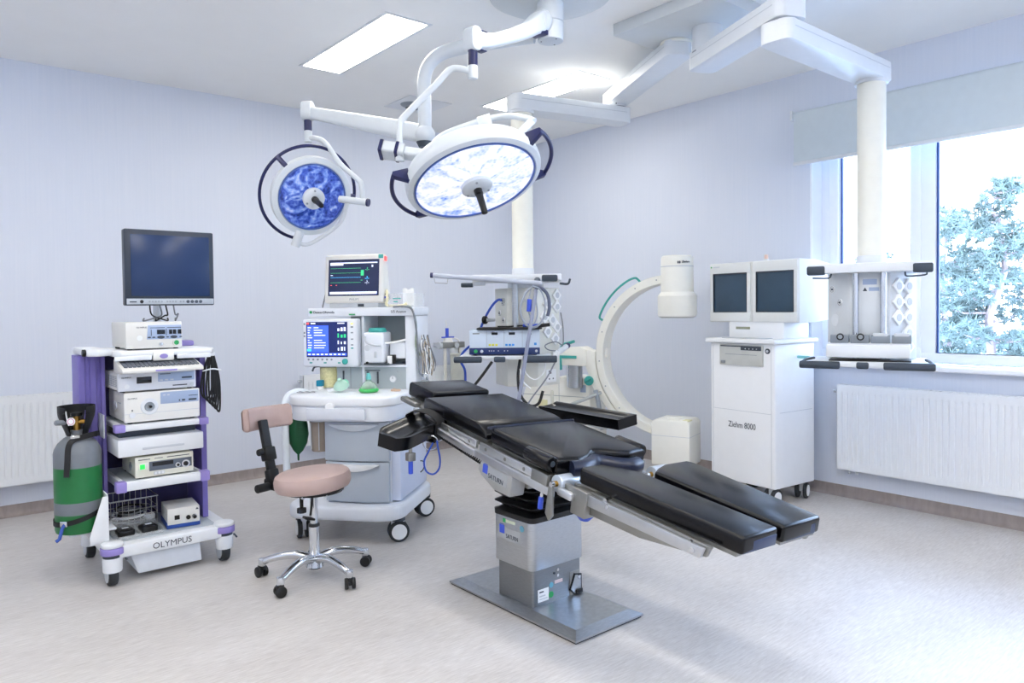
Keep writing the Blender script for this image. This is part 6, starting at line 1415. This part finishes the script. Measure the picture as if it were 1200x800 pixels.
b.prism([(-.76, 1.0)] + arc + [(-.44, .40), (-.49, .44), (-.6, .57), (-.70, .70), (-.735, .80), (-.76, .86)], -.055, .06, CRM, axis='y', bev=.006); cg = b.obj('ring_carriage', t)
b = MB(); b.cyl((-.725, -.055, .752), (-.725, -.075, .752), .038, TEAL, seg=28, bev=.004); b.box((-.757, -.088, .744), (-.693, -.074, .760), mat('dark_teal', '#2c857f', .45), .003, M=Matrix.Translation((-.725, 0, .752)) @ Matrix.Rotation(-.5, 4, 'Y') @ Matrix.Translation((.725, 0, -.752))); b.obj('lock_knob', cg)['label'] = 'round teal lock knob'
b = MB(); b.prism([(-1.03, .87), (-1.03, .985), (-1.0, 1.005), (-.80, 1.02), (-.75, 1.0), (-.75, .865)], -.07, .075, CRM, axis='y', bev=.008); b.obj('horizontal_arm', t)
b = MB(); b.box((-1.005, -.0745, .925), (-.83, -.069, .948), TEAL, .001); b.box((-1.0, -.09, .83), (-.965, -.06, .93), TEAL, .004); b.obj('teal_stripe', t)
b = MB(); b.tube([(-.985, -.05, 1.0), (-.955, -.05, 1.035), (-.90, -.05, 1.05), (-.86, -.05, 1.062)], [.012, .011, .009, .012], TEAL, seg=10, smooth=4); b.obj('brake_lever', t)
b = MB(); b.tube([(CX + (RO + dr) * math.cos(math.radians(a)), 0, CZ + (RO + dr) * math.sin(math.radians(a))) for a, dr in ((154.5, 0), (155, .045), (153.5, .066), (146, .072), (138, .074), (130, .074), (122, .070), (117, .058), (115.5, .035), (114.5, 0))], .0085, TEAL, seg=10, smooth=5); b.obj('teal_handle', t)['label'] = 'curved teal grab handle'
b = MB(); b.cyl((-.89, .03, .68), (-.89, .03, .88), .055, STEEL, seg=28); b.cyl((-.955, .05, .68), (-.955, .05, .88), .028, CHROME, seg=20); b.obj('lift_column', t)
b = MB(); b.prism([(-1.28, .62), (-1.25, .70), (-.98, .73), (-.95, .76), (-.68, .755), (-.655, .73), (-.655, .55), (-.64, .14), (-1.30, .14), (-1.30, .55)], -.17, .13, CRM, axis='y', bev=.012, seg=3); bs = b.obj('base_cabinet', t, M=Matrix.Translation((-.13, .24, 0)))
b = MB(); b.box((-1.29, -.1715, .598), (-.655, -.169, .602), MGREY); b.box((-.94, -.1715, .14), (-.937, -.169, .73), MGREY); b.box((-1.14, -.1715, .49), (-1.05, -.169, .56), mat('pale_yellow_label', '#e0dcae'), .001); b.box((-.74, -.172, .64), (-.69, -.169, .70), PANELBLUE, .001); b.obj('panel_detail', bs)
b = MB(); b.tube([(-1.0, -.17, .66), (-.985, -.2, .65), (-.975, -.205, .5), (-.98, -.19, .3)], .014, mat('cream_cable', '#d8d7cb', .45), seg=9, smooth=5); b.tube([(-.63, -.05, .66), (-.70, -.2, .62), (-.83, -.23, .56), (-.86, -.22, .50), (-.74, -.22, .46), (-.6, -.2, .42), (-.55, -.12, .40)], .014, mat('pale_grey_cable', '#aeb2b2', .45), seg=9, smooth=6); b.tube([(-.66, -.08, .68), (-.63, -.1, .6), (-.61, -.1, .46), (-.6, -.09, .38)], .018, MGREY, seg=9, smooth=5); b.obj('supply_cable', t)
b = MB(); b.box((-1.2, -.24, .07), (-.3, -.13, .15), CRM, .012); b.box((-1.30, .42, .07), (-.76, .52, .15), CRM, .012); b.box((-1.15, -.14, .08), (-1.05, .43, .14), CRM, .01); b.obj('chassis_leg', t)
for x, y in ((-1.14, -.185), (-.36, -.185), (-1.24, .47), (-.82, .47)):
    b = MB(); b.cyl((x, y - .018, .045), (x, y + .018, .045), .045, TYRE, seg=24, bev=.005); b.cyl((x, y - .021, .045), (x, y + .021, .045), .028, LGREY, seg=20); b.box((x - .02, y - .012, .05), (x + .02, y + .012, .08), LGREY, .003); b.obj('caster', t)

# ================================================================== monitor cart
t = thing('monitor_cart', 'tall white X-ray monitor cart with two dark screens on casters by the window', 'monitor cart', (-.368, -2.99, 0), -95)
ZW = mat('cart_white', '#e9ebed', .36, var=.01)
b = MB(); b.box((-.268, -.25, .118), (.262, .19, 1.078), ZW, .010, 3); bd = b.obj('cabinet', t)
b = MB(); b.box((-.245, -.2512, .612), (.235, -.2495, .615), LGREY); b.box((.233, -.2512, .13), (.236, -.2495, 1.06), LGREY); b.box((-.246, -.2512, .13), (-.243, -.2495, 1.06), LGREY); b.box((.2615, -.2, .62), (.2635, .16, .623), LGREY); b.obj('panel_seam', bd)
text('Ziehm 8000', .058, (-.115, -.2515, .495), (1, 0, 0), (0, 0, 1), INK, bd, sx=.80)
b = MB(); b.box((-.29, -.285, 1.078), (.285, .205, 1.108), ZW, .008, 3); b.obj('worktop', t)
b = MB(); b.box((-.18, -.262, .925), (.175, -.245, 1.066), mat('warm_grey_casing', '#bfc1bd', .45), .004); pr = b.obj('printer_unit', t)
b = MB(); b.box((-.17, -.2635, 1.052), (.165, -.261, 1.06), INK); b.box((.0, -.2637, 1.03), (.165, -.261, 1.052), DGREY, .001); b.box((-.13, -.2635, .998), (.13, -.261, 1.002), MGREY); b.box((-.165, -.266, .935), (-.13, -.261, .955), MGREY, .001)
for k in range(4): b.cyl((.04 + .03 * k, -.2637, 1.041), (.04 + .03 * k, -.2665, 1.041), .004, LGREY, seg=8)
b.obj('printer_detail', pr)
b = MB(); b.cyl((.208, -.25, 1.03), (.208, -.256, 1.03), .018, DGREY, seg=20); b.cyl((.208, -.256, 1.03), (.208, -.259, 1.03), .009, LGREY, seg=14); b.obj('key_switch', t)
b = MB(); b.box((-.212, -.12, 1.106), (.24, .16, 1.222), ZW, .008); nk = b.obj('monitor_base', t)
b = MB(); b.box((-.15, -.1215, 1.168), (-.03, -.1185, 1.185), mat('olive_grille', '#8b8e78', .5), .001); b.obj('brand_plate', nk)
b = MB(); b.box((-.17, -.25, 1.1085), (.16, -.13, 1.113), LGREY, .001); b.obj('keypad', t)
CASE = mat('cart_monitor_casing', '#dcdedc', .4, var=.012)
for x0, x1, nm in ((-.385, -.012, 'a'), (-.010, .352, 'b')):
    b = MB(); b.prism([(-.118, 1.216), (-.118, 1.638), (.05, 1.640), (.31, 1.60), (.31, 1.24), (.05, 1.216)], x0, x1, CASE, axis='x', bev=.006)
    mo = b.obj('monitor_housing', t)
    xc = (x0 + x1) / 2; hw = .142
    b = MB(); 
    for lo, hi in (((xc - .175, 1.56), (xc + .175, 1.632)), ((xc - .175, 1.222), (xc + .175, 1.29)), ((xc - .175, 1.29), (xc - hw, 1.56)), ((xc + hw, 1.29), (xc + .175, 1.56))): b.box((lo[0], -.128, lo[1]), (hi[0], -.116, hi[1]), CASE, .003)
    b.obj('bezel', mo)
    b = MB(); b.grid(lambda u, v: (xc - .145 + .29 * u, -.1195 - .006 * (1 - (2 * u - 1) ** 2) * (1 - (2 * v - 1) ** 2), 1.285 + .28 * v), 12, 10, CRT); b.obj('screen', mo)
    b = MB(); 
    for lo, hi in (((xc - .147, 1.556), (xc + .147, 1.565)), ((xc - .147, 1.286), (xc + .147, 1.293)), ((xc - .148, 1.29), (xc - .141, 1.56)), ((xc + .141, 1.29), (xc + .148, 1.56))): b.box((lo[0], -.1285, lo[1]), (hi[0], -.118, hi[1]), mat('screen_surround', '#2c3540', .4))
    b.obj('screen_surround', mo)
b = MB(); b.box((-.345, -.1288, 1.608), (-.285, -.127, 1.616), LGREY); b.obj('printed_mark', t)
b = MB(); b.cyl((-.36, -.12, 1.612), (-.36, -.1295, 1.612), .006, GREENINK, seg=12); b.obj('maker_mark', t)
b = MB(); b.cyl((.03, -.02, 1.638), (.03, -.02, 1.655), .018, WHITE, seg=16); b.cyl((.03, -.02, 1.655), (.03, -.02, 1.685), .013, mat('pale_amber_lamp', '#e8c9b8', .3), seg=14, bev=.004); b.obj('signal_lamp', t)
b = MB(); b.cyl((.262, -.0, .985), (.36, -.02, .985), .010, mat('aqua_handle', '#7cc4c4', .4), seg=12, bev=.003); b.cyl((-.268, 0, .985), (-.30, -.01, .985), .010, TEAL, seg=12, bev=.003); b.obj('push_handle', t)['label'] = 'aqua push handle stubs'
for x, y, a in ((.205, .13, 20), (.2, -.19, 0), (-.2, -.19, 10), (-.2, .13, -15)):
    M = Matrix.Translation((x, y, 0)) @ Matrix.Rotation(math.radians(a), 4, 'Z')
    b = MB(); b.box((-.012, -.03, .05), (.012, .03, .105), LGREY, .004, M=M); b.cyl((x, y, .1), (x, y, .12), .03, CHROME, seg=16); c = b.obj('caster', t)
    b = MB()
    for s in (-1, 1): b.cyl(tuple(M @ Vector((s * .027 - .012, 0, .055))), tuple(M @ Vector((s * .027 + .012, 0, .055))), .055, TYRE, seg=28, bev=.006)
    for s in (-1, 1): b.cyl(tuple(M @ Vector((s * .0385, 0, .055))), tuple(M @ Vector((s * .042, 0, .055))), .038, LABELW, seg=24)
    b.obj('wheel', c)

# ================================================================== suction unit on the back wall
t = thing('suction_unit', 'pale suction unit with a jar and blue valve on the wall above the radiator', 'suction unit', (-1.14, -.0, .99), 0)
CLW = mat('pale_plastic_body', '#dde1dd', .4, var=.015)
b = MB(); b.box((-.02, -.19, -.50), (.005, -.17, .03), WARMW, .003); b.box((.145, -.19, -.50), (.165, -.17, .03), WARMW, .003); b.obj('post', t)
b = MB(); b.box((-.07, -.21, -.02), (.20, -.165, .035), STEELD, .004); b.cyl((-.085, -.185, .005), (-.055, -.185, .005), .034, LGREY, seg=18); b.cyl((.10, -.225, .005), (.10, -.20, .005), .024, LGREY, seg=16); rl = b.obj('rail', t)
b = MB()
for x in (.0, .15): b.box((x - .015, -.175, -.012), (x + .015, -.0005, .025), LGREY, .003)
b.obj('mounting_bracket', t)
b = MB(); b.lathe([(0, -.34), (.055, -.34), (.062, -.33), (.066, -.09), (.07, -.085), (.07, -.07), (0, -.065)], mat('cloudy_jar', '#d9dbd2', .3, trans=.3), seg=26, M=Matrix.Translation((.075, -.26, 0))); b.box((.04, -.215, -.08), (.11, -.19, -.02), LGREY, .003); b.obj('jar', t)
b = MB(); b.cyl((.02, -.19, .035), (.02, -.19, .075), .05, WARMW, r1=.034, seg=20); b.box((-.045, -.203, .075), (.085, -.177, .087), BLUE, .003); b.cyl((.012, -.19, .083), (.012, -.19, .165), .016, BLUE, seg=14, bev=.003); b.obj('valve', t)['label'] = 'blue valve handle'
b = MB(); b.tube([(.04, -.19, .07), (.12, -.2, .06), (.17, -.19, -.02), (.165, -.19, -.2), (.18, -.19, -.45)], .007, LABELW, seg=8, smooth=5); b.tube([(.012, -.19, .16), (.0, -.19, .24)], .004, LABELW, seg=6); b.obj('tubing', t)
# trees beyond the window
G = -4.0
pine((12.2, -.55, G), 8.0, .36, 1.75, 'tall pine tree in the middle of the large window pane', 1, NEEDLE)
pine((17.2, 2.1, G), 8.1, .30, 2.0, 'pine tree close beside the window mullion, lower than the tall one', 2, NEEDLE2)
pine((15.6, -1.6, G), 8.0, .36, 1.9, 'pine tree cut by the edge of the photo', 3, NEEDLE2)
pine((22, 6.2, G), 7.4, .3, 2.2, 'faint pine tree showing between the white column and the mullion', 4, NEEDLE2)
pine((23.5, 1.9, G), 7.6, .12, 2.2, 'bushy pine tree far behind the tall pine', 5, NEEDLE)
